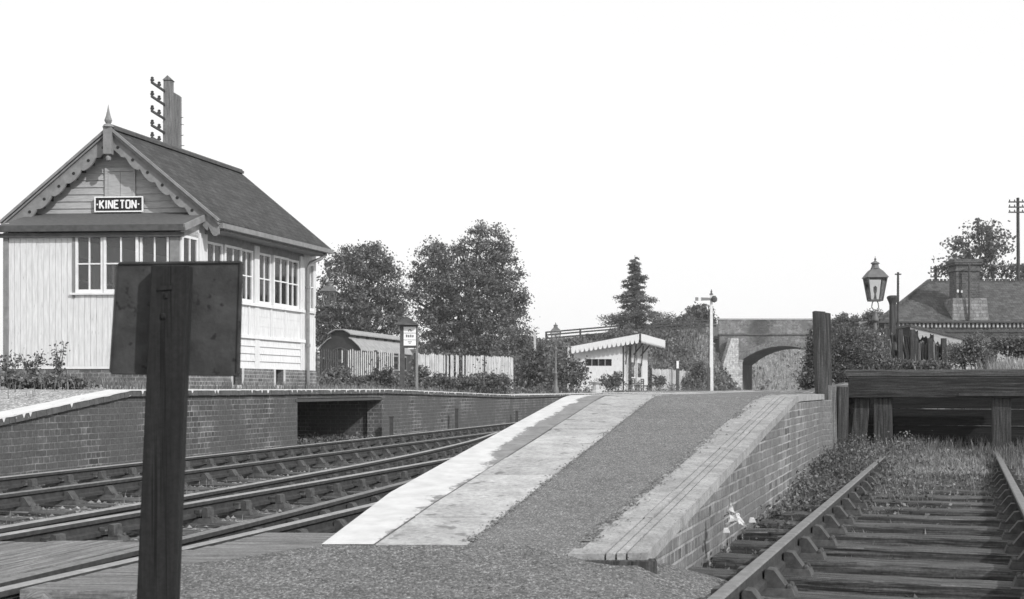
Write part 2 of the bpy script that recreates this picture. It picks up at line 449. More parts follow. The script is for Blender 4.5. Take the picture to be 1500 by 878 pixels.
def bush(name, px_lobes, D, label, mat='leaf_bush', n=2500, leaf=.09, depth=1.0, group=None, base_z=1.1, shoots=12, cat='bush', per=14, cr=.16):
    k = D/F; lobes = []
    for (x, y, rx, ry) in px_lobes:
        c = W(x, y, D+random.uniform(-.3, .3)*rx*k*depth); lobes.append((tuple(c), (rx*k, rx*k*depth, ry*k)))
    b = (lobes[0][0][0], D, base_z)
    t = empty(name, b, label, cat, group)
    mb = MB()
    for c, r in lobes:
        for _ in range(4):
            e = Vector(c)+Vector((random.uniform(-.7, .7)*r[0], random.uniform(-.5, .5)*r[1], random.uniform(0, .8)*r[2]))
            limb(mb, (c[0]+random.uniform(-.2, .2)*r[0], c[1], base_z-.05), e, .018, .006, .05, 4)
    P = [crown_points(lobes, n//per, per, cr, .6)]
    for _ in range(shoots):                   # long shoots that break the outline
        c, r = random.choice(lobes); a = random.uniform(0, 6.28)
        p0 = Vector(c)+Vector((math.cos(a)*r[0]*.6, math.sin(a)*r[1]*.5, r[2]*.6))
        p1 = p0+Vector((math.cos(a)*r[0]*.35, math.sin(a)*r[1]*.3, r[2]*random.uniform(.35, .9)))
        limb(mb, p0, p1, .008, .003, .05, 3)
        m = 16; tt = rng.random(m)[:, None]
        P.append(np.array(p0)*(1-tt)+np.array(p1)*tt+rng.normal(size=(m, 3))*leaf*.5)
    mb.build('stem', 'bark', t)
    quadsmesh('foliage', leaves_at(np.concatenate(P), leaf), mat, t)
    return t
def blades(P, h, w=.008, lean=.35):
    """two-segment grass blades rooted at P"""
    n = len(P); P = np.asarray(P, dtype=float); a = rng.random(n)*6.283
    d = np.stack([np.cos(a), np.sin(a), np.zeros(n)], 1); s = np.stack([-np.sin(a), np.cos(a), np.zeros(n)], 1)
    H = (h*(.5+rng.random(n)))[:, None]; l = (lean*(.3+rng.random(n)))[:, None]*H
    z = np.array([0, 0, 1.])
    m = P+z*H*.6+d*l*.35; t = P+z*H*.95+d*l
    ww = w*(.6+.8*rng.random(n))[:, None]
    q1 = np.stack([P-s*ww, P+s*ww, m+s*ww*.8, m-s*ww*.8], 1)
    q2 = np.stack([m-s*ww*.8, m+s*ww*.8, t+s*ww*.12, t-s*ww*.12], 1)
    return np.concatenate([q1, q2])
stain(MT['brick_bridge'], PX(1114, 110), 1.3, .45)
# ------------------------------------------------------------------ camera, light, sky
cam_d = bpy.data.cameras.new('camera'); cam = bpy.data.objects.new('camera', cam_d); COL.objects.link(cam)
cam.location = (0, 0, CZ); cam.rotation_euler = (R(90), 0, 0)
cam_d.sensor_width = 36; cam_d.lens = 36*F/1500; cam_d.shift_y = (HY-439)/1500; cam_d.clip_end = 3000; cam_d.clip_start = .05
cam_d.dof.use_dof = True; cam_d.dof.focus_distance = 17; cam_d.dof.aperture_fstop = 6.3
scene.camera = cam
SUN = Vector((.62, -.60, .60)).normalized()
sd = bpy.data.lights.new('sun', 'SUN'); sd.energy = 3.7; sd.angle = R(.6); sd.color = (1, 1, 1)
so = bpy.data.objects.new('sun', sd); COL.objects.link(so); so.rotation_euler = SUN.to_track_quat('Z', 'Y').to_euler()
world = bpy.data.worlds.new('World'); scene.world = world; world.use_nodes = True
nt = world.node_tree; bg = nt.nodes['Background']
sky = nt.nodes.new('ShaderNodeTexSky'); sky.sky_type = 'NISHITA'; sky.sun_disc = False
sky.sun_elevation = math.asin(SUN.z); sky.sun_rotation = math.atan2(SUN.x, SUN.y)
sky.dust_density = 3; sky.air_density = 1
bw = nt.nodes.new('ShaderNodeRGBToBW'); nt.links.new(sky.outputs[0], bw.inputs[0])
# thin bright overcast: an even white veil over the grey of the sky
mv = nt.nodes.new('ShaderNodeMix'); mv.data_type = 'RGBA'; mv.inputs[0].default_value = .86
nt.links.new(bw.outputs[0], mv.inputs[6]); mv.inputs[7].default_value = (7.4, 7.4, 7.4, 1)
nt.links.new(mv.outputs[2], bg.inputs[0]); bg.inputs[1].default_value = .15
scene.view_settings.view_transform = 'Standard'; scene.view_settings.look = 'None'
scene.view_settings.exposure = 0; scene.view_settings.gamma = 1
try: scene.view_settings.use_curve_mapping = False
except Exception: pass
scene.cycles.use_denoising = True; scene.cycles.max_bounces = 6; scene.cycles.transparent_max_bounces = 12
scene.cycles.sample_clamp_indirect = 6

def interp(D, pts):
    if D <= pts[0][0]:
        (a, b), (c, d) = pts[0], pts[1]
    elif D >= pts[-1][0]:
        (a, b), (c, d) = pts[-2], pts[-1]
    else:
        for (a, b), (c, d) in zip(pts, pts[1:]):
            if a <= D <= c: break
    return b+(d-b)*(D-a)/(c-a)
def clampi(D, pts): return interp(min(max(D, pts[0][0]), pts[-1][0]), pts)
def fr(a, b, st):
    n = max(1, int(round((b-a)/st))); return [a+(b-a)*i/n for i in range(n+1)]
def nz(x, y, s=1, k=0): return mnoise.noise(Vector((x*s, y*s, k*7.3)))

# ------------------------------------------------------------------ ground
gm = MB(); gm.grid([[(x, y, -.16) for x in fr(-900, 900, 100)] for y in fr(-200, 1600, 100)])
struct(gm, 'ground', 'bank')
tb = MB(); tb.grid([[(x, y, -.075+.022*nz(x, y, .9)+.012*nz(x, y, 3.1)) for x in fr(-16, 12, .25)] for y in fr(2, 45, .3)])
struct(tb, 'trackbed', 'ballast')
tb = MB(); tb.grid([[(x, y, -.08+.02*nz(x, y, .9)) for x in fr(-6, 60, 1)] for y in fr(45, 190, 1.5)])
struct(tb, 'far_trackbed', 'ballast')
def zsid(x, D): return clampi(D, [(10.5, -.045), (13, 0), (17, .13), (20, .3)])+.015*nz(x, D, 1.3)+.012*nz(x, D, 5)
sb = MB(); sb.grid([[(x, y, zsid(x, y)) for x in [.35+max(0, (y-7)*.25)+(16-.35-max(0, (y-7)*.25))*i/110 for i in range(111)]] for y in fr(1.5, 20.7, .2)])
struct(sb, 'siding_trackbed', 'ash')
# the gravel path in front of the ramp
XLP = [(1.5, -1.72), (5.5, -1.75), (6.6, -1.67), (6.9, -1.33), (7.1, -1.05), (7.6, -1.0)]
XRP = [(1.5, .58), (6.2, .60), (7.0, .66), (7.6, .6)]
def zpath(x, y): return clampi(y, [(3, .22), (5.5, .25), (6.85, .318), (7.13, .341), (7.6, .335)])-.06*min(1, max(0, (x-.15)/.4))*min(1, max(0, (y-5.8)/.8))+.008*nz(x, y, 2)+.005*nz(x, y, 9)
gp = MB(); rows = []
for y in fr(1.5, 7.5, .05):
    a = clampi(y, XLP)+.03*nz(y, 0, 3); b = clampi(y, XRP)+.05*nz(y, 4, 2.5)
    r = [(a-.35, y-.05, -.12), (a-.16, y, zpath(a, y)-.12), (a-.05, y, zpath(a, y)-.025)]
    r += [(a+(b-a)*t/30, y, zpath(a+(b-a)*t/30, y)) for t in range(31)]
    zb_ = zpath(b, y); r += [(b+q, y, zb_*(1-q/.95)+(.02+zsid(b+q, y)*.3)*(q/.95)-.015+.02*nz(b+q, y, 6)) for q in (.1, .2, .3, .4, .5, .6, .7, .8, .95)]; r += [(b+1.1, y, -.06)]
    rows.append(r)
gp.grid(rows); struct(gp, 'gravel_path', 'gravel', smooth=True)

# ------------------------------------------------------------------ near platform with its ramp
def zpl(D): return min(.30+.107*(D-6.84), 1.113+(D-14.44)*.0004) if D < 15.2 else 1.1133
def zs(D):                              # softened crest
    return (zpl(D-.25)+zpl(D)+zpl(D+.25))/3
XLt = [(7.15, -1.048), (8.66, -.816), (10.9, -.27), (14.4, .60)]
XJt = [(7.15, -.755), (8.27, -.505), (14.4, 1.008)]
XSt = [(7.15, -.24), (14.4, 1.584)]
def ext(D, t, m=.25): return (interp(D, t) if D < t[-1][0] else t[-1][1]+m*(D-t[-1][0]))+bend(D)
XL = lambda D: ext(D, XLt); XJ = lambda D: ext(D, XJt); XS = lambda D: ext(D, XSt)
XR = lambda D: -1.556+.326*D
XC = lambda D: XR(D)-.41
plat = empty('station_platform', (0, 7.1, .3), 'near platform whose gravel ramp slopes down to the camera between paved strip and ribbed coping', 'platform')
m = MB(); rows = []
Ds = fr(6.83, 18.0, .12)
for D in Ds:
    a, b = XS(D)-.03, XC(D)+.05
    if D < 7.12: a = XS(7.15)-.03
    rows.append([(a+(b-a)*t/24, D, zs(D)+.010-(.012 if t in (0,) else 0)-.03*max(0, (7.0-D)/.17)+.006*nz(a+(b-a)*t/24, D, 4)) for t in range(25)])
m.grid(rows)
m.build('gravel_surface', 'ramp_gravel', plat, smooth=True)
m = MB(); rows = []
for D in fr(18.0, 100, 1.0):
    a, b = XS(D)-.03, (4.28+(D-18)*.1 if D < 21 else 4.6+(D-18)*.55+bend(D))
    rows.append([(a+(b-a)*t/6, D, 1.123) for t in range(7)])
m.grid(rows); m.build('level_surface', 'ramp_gravel', plat)
# paved strips: separate slabs with open joints
def slabs(lo, hi, D0, D1, L, th=.06, gap=.006, jz=.003, up=0, jl=.15):
    mb = MB(); D = D0
    while D < D1:
        l = L*(1+random.uniform(-jl, jl)); E = min(D+l, D1); n = max(1, int((E-D)/.4)); dz = random.uniform(-jz, jz)+up
        for i in range(n):
            p = D+(E-D)*i/n+(gap if i == 0 else 0); q = D+(E-D)*(i+1)/n
            zp, zq = zs(p)+dz, zs(q)+dz
            mb.hexa([(lo(p)+gap, p, zp-th), (hi(p)-gap, p, zp-th), (hi(q)-gap, q, zq-th), (lo(q)+gap, q, zq-th),
                     (lo(p)+gap, p, zp), (hi(p)-gap, p, zp), (hi(q)-gap, q, zq), (lo(q)+gap, q, zq)])
        D = E
    return mb
slabs(XL, XJ, 7.13, 24, .9, up=.006).build('edge_slab', 'pave_grey', plat)
slabs(XJ, XS, 7.13, 24, .74, up=.012, gap=.008, jz=.005).build('paving_strip', 'pave', plat)
fl = MB(); fl.grid([[(XL(D)+.01, D, zs(D)-.03), (XS(D)+.02, D, zs(D)-.03)] for D in fr(7.15, 24, .3)]); fl.build('slab_bedding', 'ash', plat)
m = slabs(XL, XS, 24, 99, 4, up=.006); m.build('far_paving_strip', 'pave', plat)
# coping: four ribs
C0 = lambda f: (lambda D: XC(D)+.41*f)
m = MB()
for f0, f1 in ((0, .5), (.5, .64), (.64, .78), (.78, 1.06)):
    s = slabs(C0(f0), C0(f1), 6.92, 18.05, .92, th=.075, gap=.006, jz=.004, up=.012, jl=.0); i = len(m.v); m.v += s.v; m.f += [tuple(a+i for a in q) for q in s.f]
m.build('coping', 'coping', plat)
m = MB(); m.grid([[(XC(D)+.02, D, zs(D)-.015), (XR(D), D, zs(D)-.015)] for D in fr(6.94, 18, .3)]); m.build('coping_bedding', 'copeside', plat)
# walls below
m = MB()
for D, E in zip(fr(7.0, 17.95, .5), fr(7.0, 17.95, .5)[1:]):
    m.hexa([(XR(D)-.33, D, -.2), (XR(D)-.005, D, -.2), (XR(E)-.005, E, -.2), (XR(E)-.33, E, -.2),
            (XR(D)-.33, D, zs(D)-.066), (XR(D)-.005, D, zs(D)-.066), (XR(E)-.005, E, zs(E)-.066), (XR(E)-.33, E, zs(E)-.066)])
m.hexa([(4.0, 17.6, -.2), (4.29, 17.94, -.2), (4.5, 18.25, -.2), (4.0, 18.3, -.2), (4.0, 17.6, 1.04), (4.29, 17.94, 1.04), (4.5, 18.25, 1.04), (4.0, 18.3, 1.04)])
m.build('siding_wall', 'brick_near', plat)
m = MB()
for D, E in zip(fr(7.2, 100, .8), fr(7.2, 100, .8)[1:]):
    m.hexa([(XL(D)+.03, D, -.2), (XL(D)+.35, D, -.2), (XL(E)+.35, E, -.2), (XL(E)+.03, E, -.2),
            (XL(D)+.03, D, zs(D)-.056), (XL(D)+.35, D, zs(D)-.056), (XL(E)+.35, E, zs(E)-.056), (XL(E)+.03, E, zs(E)-.056)])
m.build('track_wall', 'brick_near', plat)
# white paint, worn along its inner side
m = MB(); rows = []; wears = []
for D in fr(7.135, 60, .04)[:]:
    if D > 26 and int(D*25) % 12: continue
    full = clampi(D, [(7, 1), (8.3, 1.0), (9.6, .86), (10.6, .5), (14.4, .50), (15, .62), (60, .8)])
    w = (XJ(D)-XL(D))-.004; wears.append(full)
    rows.append([(XL(D)+.004, D, zs(D)-.05), (XL(D)+.001, D, zs(D)+.012)]+[(XL(D)+w*q/6, D, zs(D)+.0125) for q in range(1, 7)])
m.grid(rows); o = m.build('white_edge', 'worn', plat)
at = o.data.attributes.new('wear', 'FLOAT', 'POINT'); vals = []
for full in wears: vals += [0, .1]+[q/6/full for q in range(1, 7)]
at.data.foreach_set('value', vals)
m = MB(); m.bar((XC(6.98)-.1, 6.95, .25), (XR(6.98)+.05, 6.93, .25), .12, .07); m.build('end_timber', 'sleeper_end', plat)

# ------------------------------------------------------------------ left platform
WL = lambda D: .249*D-10.9+bend(D)
zl = lambda D: clampi(D, [(8, -.05), (9.9, .02), (20, 1.18), (31.4, 1.185), (44, .985), (120, .985)])
lp = empty('side_platform', (WL(20), 20, 0), 'far side platform with dark brick face and white painted edge behind the running lines', 'platform')
N = Vector((math.cos(R(14)), -math.sin(R(14)), 0))         # outwards, to the tracks
def wallrow(D0, D1, z0, z1f, st=.5, o0=0, o1=-.35):
    mb = MB(); L = fr(D0, D1, st)
    for D, E in zip(L, L[1:]):
        mb.hexa([(WL(D)+o1, D, z0), (WL(D)+o0, D, z0), (WL(E)+o0, E, z0), (WL(E)+o1, E, z0),
                 (WL(D)+o1, D, z1f(D)), (WL(D)+o0, D, z1f(D)), (WL(E)+o0, E, z1f(E)), (WL(E)+o1, E, z1f(E))])
    return mb
def merge(*mbs):
    m = MB()
    for s in mbs:
        i = len(m.v); m.v += s.v; m.f += [tuple(a+i for a in q) for q in s.f]
    return m
OA, OB = 26.3, 31.2
top = lambda D: zl(D)-.105
w = merge(wallrow(9, OA, -.2, top), wallrow(OB, 98, -.2, top))
for D, E in zip(fr(OA, OB, .5), fr(OA, OB, .5)[1:]):
    w.hexa([(WL(D)-.35, D, 1.0), (WL(D), D, 1.0), (WL(E), E, 1.0), (WL(E)-.35, E, 1.0), (WL(D)-.35, D, 1.075), (WL(D), D, 1.075), (WL(E), E, 1.075), (WL(E)-.35, E, 1.075)])
w.build('brick_wall', 'brick_far', lp)
# the opening for the point rodding under the box
dirw = Vector((-math.cos(R(14)), math.sin(R(14)), 0))
for D in (OA, OB):
    a = Vector((WL(D)-.35*0, D, 0)); s = -1 if D == OA else 1
    along = Vector((.242, .97, 0))*.3*s
    q = [a+dirw*.352, a+dirw*3.0, a+dirw*3.0+along, a+dirw*.352+along]
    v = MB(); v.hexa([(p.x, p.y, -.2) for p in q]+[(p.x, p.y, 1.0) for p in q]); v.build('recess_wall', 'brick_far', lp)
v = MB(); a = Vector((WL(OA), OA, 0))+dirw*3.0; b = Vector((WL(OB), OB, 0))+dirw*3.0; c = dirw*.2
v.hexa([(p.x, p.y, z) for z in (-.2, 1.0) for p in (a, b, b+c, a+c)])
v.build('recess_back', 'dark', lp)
v = MB(); a = Vector((WL(OA-.1), OA-.1, 0)); b = Vector((WL(OB+.1), OB+.1, 0)); c = dirw*.3
v.hexa([(p.x, p.y, z) for z in (.93, .985) for p in (a-dirw*.02, b-dirw*.02, b+c, a+c)]); v.build('lintel', 'darktrim', lp)
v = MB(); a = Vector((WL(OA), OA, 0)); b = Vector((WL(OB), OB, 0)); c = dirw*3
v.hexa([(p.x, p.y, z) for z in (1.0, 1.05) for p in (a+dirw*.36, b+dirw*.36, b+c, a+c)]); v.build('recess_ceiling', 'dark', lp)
# bullnose edging overhanging the wall, brick by brick
m = MB(); L = fr(9, 45, .115)+fr(45, 98, .6)[1:]
for D, E in zip(L, L[1:]):
    g = .006 if D < 45 else 0; o = .055+random.uniform(-.006, .006); dz = random.uniform(-.004, .004)
    zp, zq = zl(D)+dz, zl(E)+dz
    m.hexa([(WL(D)-.3, D+g, zp-.1), (WL(D)+o, D+g, zp-.1), (WL(E)+o, E-g, zq-.1), (WL(E)-.3, E-g, zq-.1),
            (WL(D)-.3, D+g, zp-.002), (WL(D)+o-.012, D+g, zp-.002), (WL(E)+o-.012, E-g, zq-.002), (WL(E)-.3, E-g, zq-.002)])
m.build('edging', 'darkedge', lp)
m = MB(); rows = []
for D in fr(10, 98, .035):
    d = .012+.02*max(0, nz(D, 1, 4))+(.06 if random.random() < .07 else 0)
    rows.append([(WL(D)+.052, D, zl(D)-d), (WL(D)+.05, D, zl(D)+.004), (WL(D)-.1, D, zl(D)+.006), (WL(D)-.32-.05*nz(D, 2, 3), D, zl(D)+.005)])
m.grid(rows); m.build('white_edge', 'whitepaint', lp)
def ztop(x, D):
    d = WL(D)-x; z = zl(max(D, 9.9)) - .004
    if D < 20: z += (1.18-zl(D))*min(1, max(0, (d-2.0)/6))*.75
    z += min(1, max(0, (d-.6)/1.5))*(.02*nz(x, D, 1.1)+.012*nz(x, D, 4))
    if D < 32: z += .18*math.exp(-((D-24.6)/1.1)**2)*min(1, max(0, (d-2)/2))
    return z
m = MB(); m.grid([[(WL(D)-.3-dd, D, ztop(WL(D)-.3-dd, D)) for dd in [0, .25, .6]+fr(1, 9, .35)] for D in fr(9.9, 45, .25)])
m.build('surface', 'platform', lp)
m = MB(); m.grid([[(WL(D)-.3-dd, D, zl(D)-.004+(.0 if dd < 8 else .0)) for dd in fr(0, 9, 1)] for D in fr(45, 98, 1)])
m.build('far_surface', 'platform', lp)
m = MB(); m.grid([[(WL(D)-9.25-dd, D, ztop(WL(D)-9.3, D)-.01) for dd in fr(0, 90, 3)] for D in fr(9.9, 130, 1)])
struct(m, 'yard_ground', 'bank')

# ------------------------------------------------------------------ rails, sleepers, chairs
SEC = [(-.035, 0), (.035, 0), (.036, .03), (.012, .045), (.011, .095), (.036, .108), (.0365, .138), (.028, .146), (-.028, .146), (-.0365, .138), (-.036, .108), (-.011, .095), (-.012, .045), (-.036, .03)]
def make_rail(name, xf, D0, D1, ztop_f, label, topmat, st=.6, group=None, m_only=None):
    mb = MB(); L = fr(D0, D1, st); n = len(SEC)
    org = (xf((D0+D1)/2) if False else xf(D0), D0, ztop_f(D0)-.146)
    for D in L:
        x = xf(D); dx = (xf(D+.1)-xf(D-.1))/.2; l = math.hypot(1, dx)
        for (s, h) in SEC: mb.v.append((x+s/l, D-s*dx/l, ztop_f(D)-.146+h))
    for i in range(len(L)-1):
        for j in range(n):
            j2 = (j+1) % n; mb.f.append((i*n+j, i*n+j2, (i+1)*n+j2, (i+1)*n+j))
    mb.f.append(tuple(reversed(range(n)))); mb.f.append(tuple((len(L)-1)*n+j for j in range(n)))
    o = mb.thing(name, 'railside', label, 'rail', group, origin=org)
    o.data.materials.append(MT[topmat])
    for p in o.data.polygons:
        if p.normal.z > .35 and p.index % n in (6, 7, 8): p.material_index = 1
    return o
ZR = lambda D: .16
r1 = lambda D: .249*D-9.83+bend(D)
r2 = lambda D: .252*D-8.285+bend(D)
def spline(pts):
    xs = np.array([p[0] for p in pts]); ys = np.array([p[1] for p in pts]); m = np.gradient(ys, xs)
    def f(D):
        if D <= xs[0]: return float(ys[0]+m[0]*(D-xs[0]))
        if D >= xs[-1]: return float(ys[-1]+m[-1]*(D-xs[-1])+bend(D))
        i = int(np.searchsorted(xs, D)-1); h = xs[i+1]-xs[i]; t = (D-xs[i])/h
        return float((2*t**3-3*t**2+1)*ys[i]+(t**3-2*t**2+t)*h*m[i]+(-2*t**3+3*t**2)*ys[i+1]+(t**3-t**2)*h*m[i+1])
    return f
r3 = spline([(5, -5.02), (9.73, -3.86), (14.86, -2.72), (20.9, -1.55), (26, -.83), (31, -.36)])
r5 = spline([(5, -3.28), (7.03, -2.78), (10.61, -1.97), (14.63, -1.17), (20.9, -.02), (30, 1.25)])
r4 = spline([(5, -4.78), (9.26, -3.65), (13.53, -2.49), (18.5, -1.17), (24, .23), (30, 1.8)])
r6 = spline([(4, -3.46), (6.75, -2.66), (9.66, -1.82), (11.94, -1.20), (18, .36), (30, 3.36)])
G = 'running rails'
make_rail('rail', r1, 9.5, 150, ZR, 'shiny rail nearest the dark brick platform face', 'railtop', .8)
make_rail('rail', r2, 8, 150, ZR, 'second rail out from the brick platform face', 'railtop2', .8)
make_rail('rail', r3, 5.0, 31, ZR, 'third rail from the brick face, curving in to meet the second', 'railtop')
make_rail('rail', r4, 4.6, 120, ZR, 'bright rail along the far side of the boarded crossing', 'railtop')
make_rail('rail', r5, 3.5, 30, ZR, 'rail along the near side of the wide crossing boards', 'railtop2')
make_rail('rail', r6, 3.5, 120, ZR, 'rail nearest the foot of the white edged ramp', 'railtop')
s1 = lambda D: .348*D-1.14+.035
s2 = lambda D: .348*D+.449+.035
ZS = lambda D: .27
make_rail('rail', s1, 2.2, 19.6, ZS, 'large siding rail in the foreground running from the bottom edge to the buffer stop', 'railtop2', .5)
make_rail('rail', s2, 2.2, 19.6, ZS, 'right hand siding rail half lost in grass before the buffer stop', 'railtop2', .5)

def chair_parts(parent, x, y, z, rot, flip=1):
    mb = MB()
    mb.hexa([(-.19, -.09, 0), (.19, -.09, 0), (.19, .09, 0), (-.19, .09, 0), (-.175, -.075, .04), (.175, -.075, .04), (.175, .075, .04), (-.175, .075, .04)])
    for s in (-1, 1):
        i0 = .024 if s == 1 else .075
        P = [(s*.165, .04), (s*.135, .055), (s*(i0+.05), .135), (s*(i0+.012), .14), (s*i0, .125), (s*i0, .04)]
        mb.extrude([(a, -.06, b) for a, b in P], (0, .12, 0))
    for sx in (-.155, .155):
        for sy in (-.05, .05): mb.lathe((sx, sy, .035), [(.018, 0), (.018, .02), (.01, .03)], 6)
    c = mb.build('chair', 'chair'); k = MB()
    k.hexa([(-.072, -.10, .06), (-.018, -.10, .06), (-.018, .10, .06), (-.072, .10, .06), (-.072, -.10, .12), (-.022, -.10, .12), (-.022, .10, .12), (-.072, .10, .12)])
    kk = k.build('key', 'sleeper'); kk.parent = c
    return c
_proto = chair_parts(None, 0, 0, 0, 0)
def add_chair(sl, x, y, z, rot, flip):
    c = _proto.copy(); COL.objects.link(c); c.parent = sl
    c.location = (x, y, z); c.rotation_euler = (0, 0, rot+(math.pi if flip else 0))
    for ch in _proto.children: k = ch.copy(); COL.objects.link(k); k.parent = c
def sleeper_mesh(L, seed, mat='sleeper'):
    rnd = random.Random(seed); mb = MB(); w = .128; n = 14; rows = []
    for i in range(n+1):
        x = -L/2+L*i/n; a = rnd.uniform(-.006, .006); b = rnd.uniform(-.006, .006); c = rnd.uniform(-.004, .004)
        rows.append([(x, -w+a, -.127), (x, -w+a, -.012+c), (x, -w+.014+a, c), (x, w-.014+b, c), (x, w+b, -.012+c), (x, w+b, -.127)])
    mb.grid(rows); k = len(mb.v)
    mb.f.append(tuple(range(6))); mb.f.append(tuple(reversed(range(k-6, k))))
    return mb.build('sleeper', mat)
SL = {}
def place_sleeper(cx, cy, zt, rot, L, rails, label, group, tilt=0):
    key = (round(L, 1), random.randint(0, 3))
    if key not in SL:
        p = sleeper_mesh(L, hash(key) % 1000); SL[key] = p; o = p
    else:
        o = SL[key].copy(); COL.objects.link(o)
    o.location = (cx, cy, zt); o.rotation_euler = (tilt, 0, rot)
    tag(o, label, 'sleeper', group)
    t = Vector((math.cos(rot), math.sin(rot))); o['_w'] = (cx, cy, zt)
    for xf, flip in rails:
        # where the sleeper's line crosses the rail
        s = 0
        for _ in range(12):
            px, py = cx+t.x*s, cy+t.y*s; s -= (px-xf(py))/(t.x+.25*abs(t.y))*.9
        if abs(s) > L/2-.1: continue
        py = cy+t.y*s; a = math.atan((xf(py+.2)-xf(py-.2))/.4)
        add_chair(o, s, 0, 0, -a-rot, flip)
    return o
def sid_sleepers():
    D = 3.1; rot = -math.atan(.348)
    while D < 18.6:
        mid = .348*D+(-1.14+.449)/2+.035
        place_sleeper(mid+random.uniform(-.05, .05), D, .08-max(0, D-15)*.012, rot+random.uniform(-.015, .015), 2.62, ((s1, False), (s2, True)),
                      'dark creosoted sleeper lying under the weedy siding rails', 'sleepers under the siding'); D += .745+random.uniform(-.03, .03)
sid_sleepers()
def main_sleepers():
    D = 9.6; rot = -R(14)
    while D < 62:
        mid = (r1(D)+r2(D))/2; place_sleeper(mid, D, -.033, rot, 2.6, ((r1, True), (r2, False)),
            'dark sleeper sunk in ballast under the line beside the brick platform face', 'sleepers under the platform line'); D += .745
    D = 4.4
    while D < 30:
        xs = [r3(D), r4(D), r5(D), r6(D)]; a = min(xs[:2]); b = max(xs[2:]); 
        place_sleeper((a+b)/2, D, -.033, rot, min(4.6, (b-a)+1.1), ((r3, True), (r4, True), (r5, False), (r6, False)),
            'dark timber sunk in ballast under the junction rails beside the ramp', 'timbers under the junction'); D += .745
main_sleepers()
for ch in list(_proto.children): bpy.data.objects.remove(ch)
bpy.data.objects.remove(_proto)

# ------------------------------------------------------------------ boarded crossing
def boards(name, xa, xb, D0, D1, n, z, label, group=None):
    m = MB()
    for i in range(n):
        f0, f1 = i/n, (i+1)/n; dz = random.uniform(-.006, .006); e0 = random.uniform(-.03, .03)
        L = fr(D0+e0, D1+random.uniform(-.06, .06), .5)
        for D, E in zip(L, L[1:]):
            A = lambda D, f: xa(D)+(xb(D)-xa(D))*f
            g = .005
            m.hexa([(A(D, f0)+g, D, z-.1), (A(D, f1)-g, D, z-.1), (A(E, f1)-g, E, z-.1), (A(E, f0)+g, E, z-.1),
                    (A(D, f0)+g, D, z+dz), (A(D, f1)-g, D, z+dz), (A(E, f1)-g, E, z+dz), (A(E, f0)+g, E, z+dz)])
    return m.thing(name, 'crossing', label, 'crossing boards', group, grain=(.25, .97))
boards('crossing_boards', lambda D: r4(D)+.08, lambda D: r5(D)-.09, 6.0, 8.9, 5, .15, 'wide worn boards filling the space between the crossing rails')
boards('crossing_boards', lambda D: r3(D)+.05, lambda D: r4(D)-.05, 5.8, 8.2, 1, .14, 'narrow worn board between the two close rails left of the sign post')
m = MB(); t = Vector((.995, -.10)).normalized(); nn = Vector((t.y, -t.x))
for i in range(10):
    D = 6.72+i*.272; x0 = r6(D)+.10; x1 = clampi(D, [(6.7, -1.72), (6.9, -1.55), (7.3, -1.0), (9.4, -.98)])
    dz = random.uniform(-.006, .006)
    m.hexa([(x0, D+.05, .05), (x1, D, .05), (x1, D+.262, .05), (x0+.06, D+.312, .05), (x0, D+.05, .15+dz), (x1, D, .15+dz), (x1, D+.262, .15+dz), (x0+.06, D+.312, .15+dz)])
m.thing('crossing_boards', 'crossing', 'grey boards laid across from the last rail to the ramp foot', 'crossing boards', grain=(1, -.1))
m = MB(); m.tube([(-2.42, 6.62, .10), (-2.34, 6.3, .10), (-2.2, 5.8, .06)], .075, 12); m.thing('timber_log', 'stub', 'round timber end lying at the bottom edge left of the sign post', 'log')

# small stubs along the brick face
for x, y0, y1, lab in ((573.5, 612, 636, 'short iron stake against the brick face right of the dark opening'), (669, 600, 622, 'short iron stake against the brick face midway to the ramp'), (757, 603, 616, 'short iron stake against the brick face nearest the ramp top')):
    D = 10.9/(.249-(x-HX)/F)-1.0; m = MB(); X = PX(x, D)
    m.box(X-.045, X+.045, D-.04, D+.04, -.15, PZ(y0, D)); m.box(X-.06, X+.06, D-.05, D+.05, PZ(y0, D), PZ(y0, D)+.03)
    m.thing('iron_stake', 'iron', lab, 'stake')

# ------------------------------------------------------------------ loose stones, grass and weeds
def stones(n, fn, size, name, mat, label):
    out = []
    base = np.array([[1, 0, 0], [0, 1, 0], [-1, 0, 0], [0, -1, 0], [0, 0, 1], [0, 0, -1]], float)
    tri = [(0, 1, 4), (1, 2, 4), (2, 3, 4), (3, 0, 4)]
    V = []; Fc = []
    for i in range(n):
        p = fn()
        if p is None: continue
        s = size*(.4+random.random()**2*1.3); a = random.random()*6.28; c, sn = math.cos(a), math.sin(a); k = len(V)
        sc = (random.uniform(.7, 1.2), random.uniform(.6, 1.1), random.uniform(.4, .8))
        for b in base:
            q = [b[j]*s*sc[j]*random.uniform(.75, 1.2) for j in range(3)]
            V.append((p[0]+q[0]*c-q[1]*sn, p[1]+q[0]*sn+q[1]*c, p[2]+q[2]))
        Fc += [tuple(k+j for j in t) for t in tri]
    me = bpy.data.meshes.new(name); me.from_pydata(V, [], Fc); me.materials.append(MT[mat])
    o = bpy.data.objects.new(name, me); COL.objects.link(o); tag(o, label, name.replace('_', ' '), kind='stuff'); return o
def fmain():
    D = 5+26*random.random()**1.5; x = random.uniform(WL(D), min(XL(D), 4) if D > 7.2 else -1.8)
    return (x, D, -.06)
stones(20000, fmain, .027, 'ballast_stones', 'stones', 'loose dark ballast stones between the running lines')
def fsid():
    D = 4+13*random.random()**1.5; x = random.uniform(XR(D) if D > 7 else .75, 9); return (x, D, zsid(x, D)+.01)
stones(9000, fsid, .017, 'cinder_stones', 'stones', 'loose cinders between the siding sleepers')
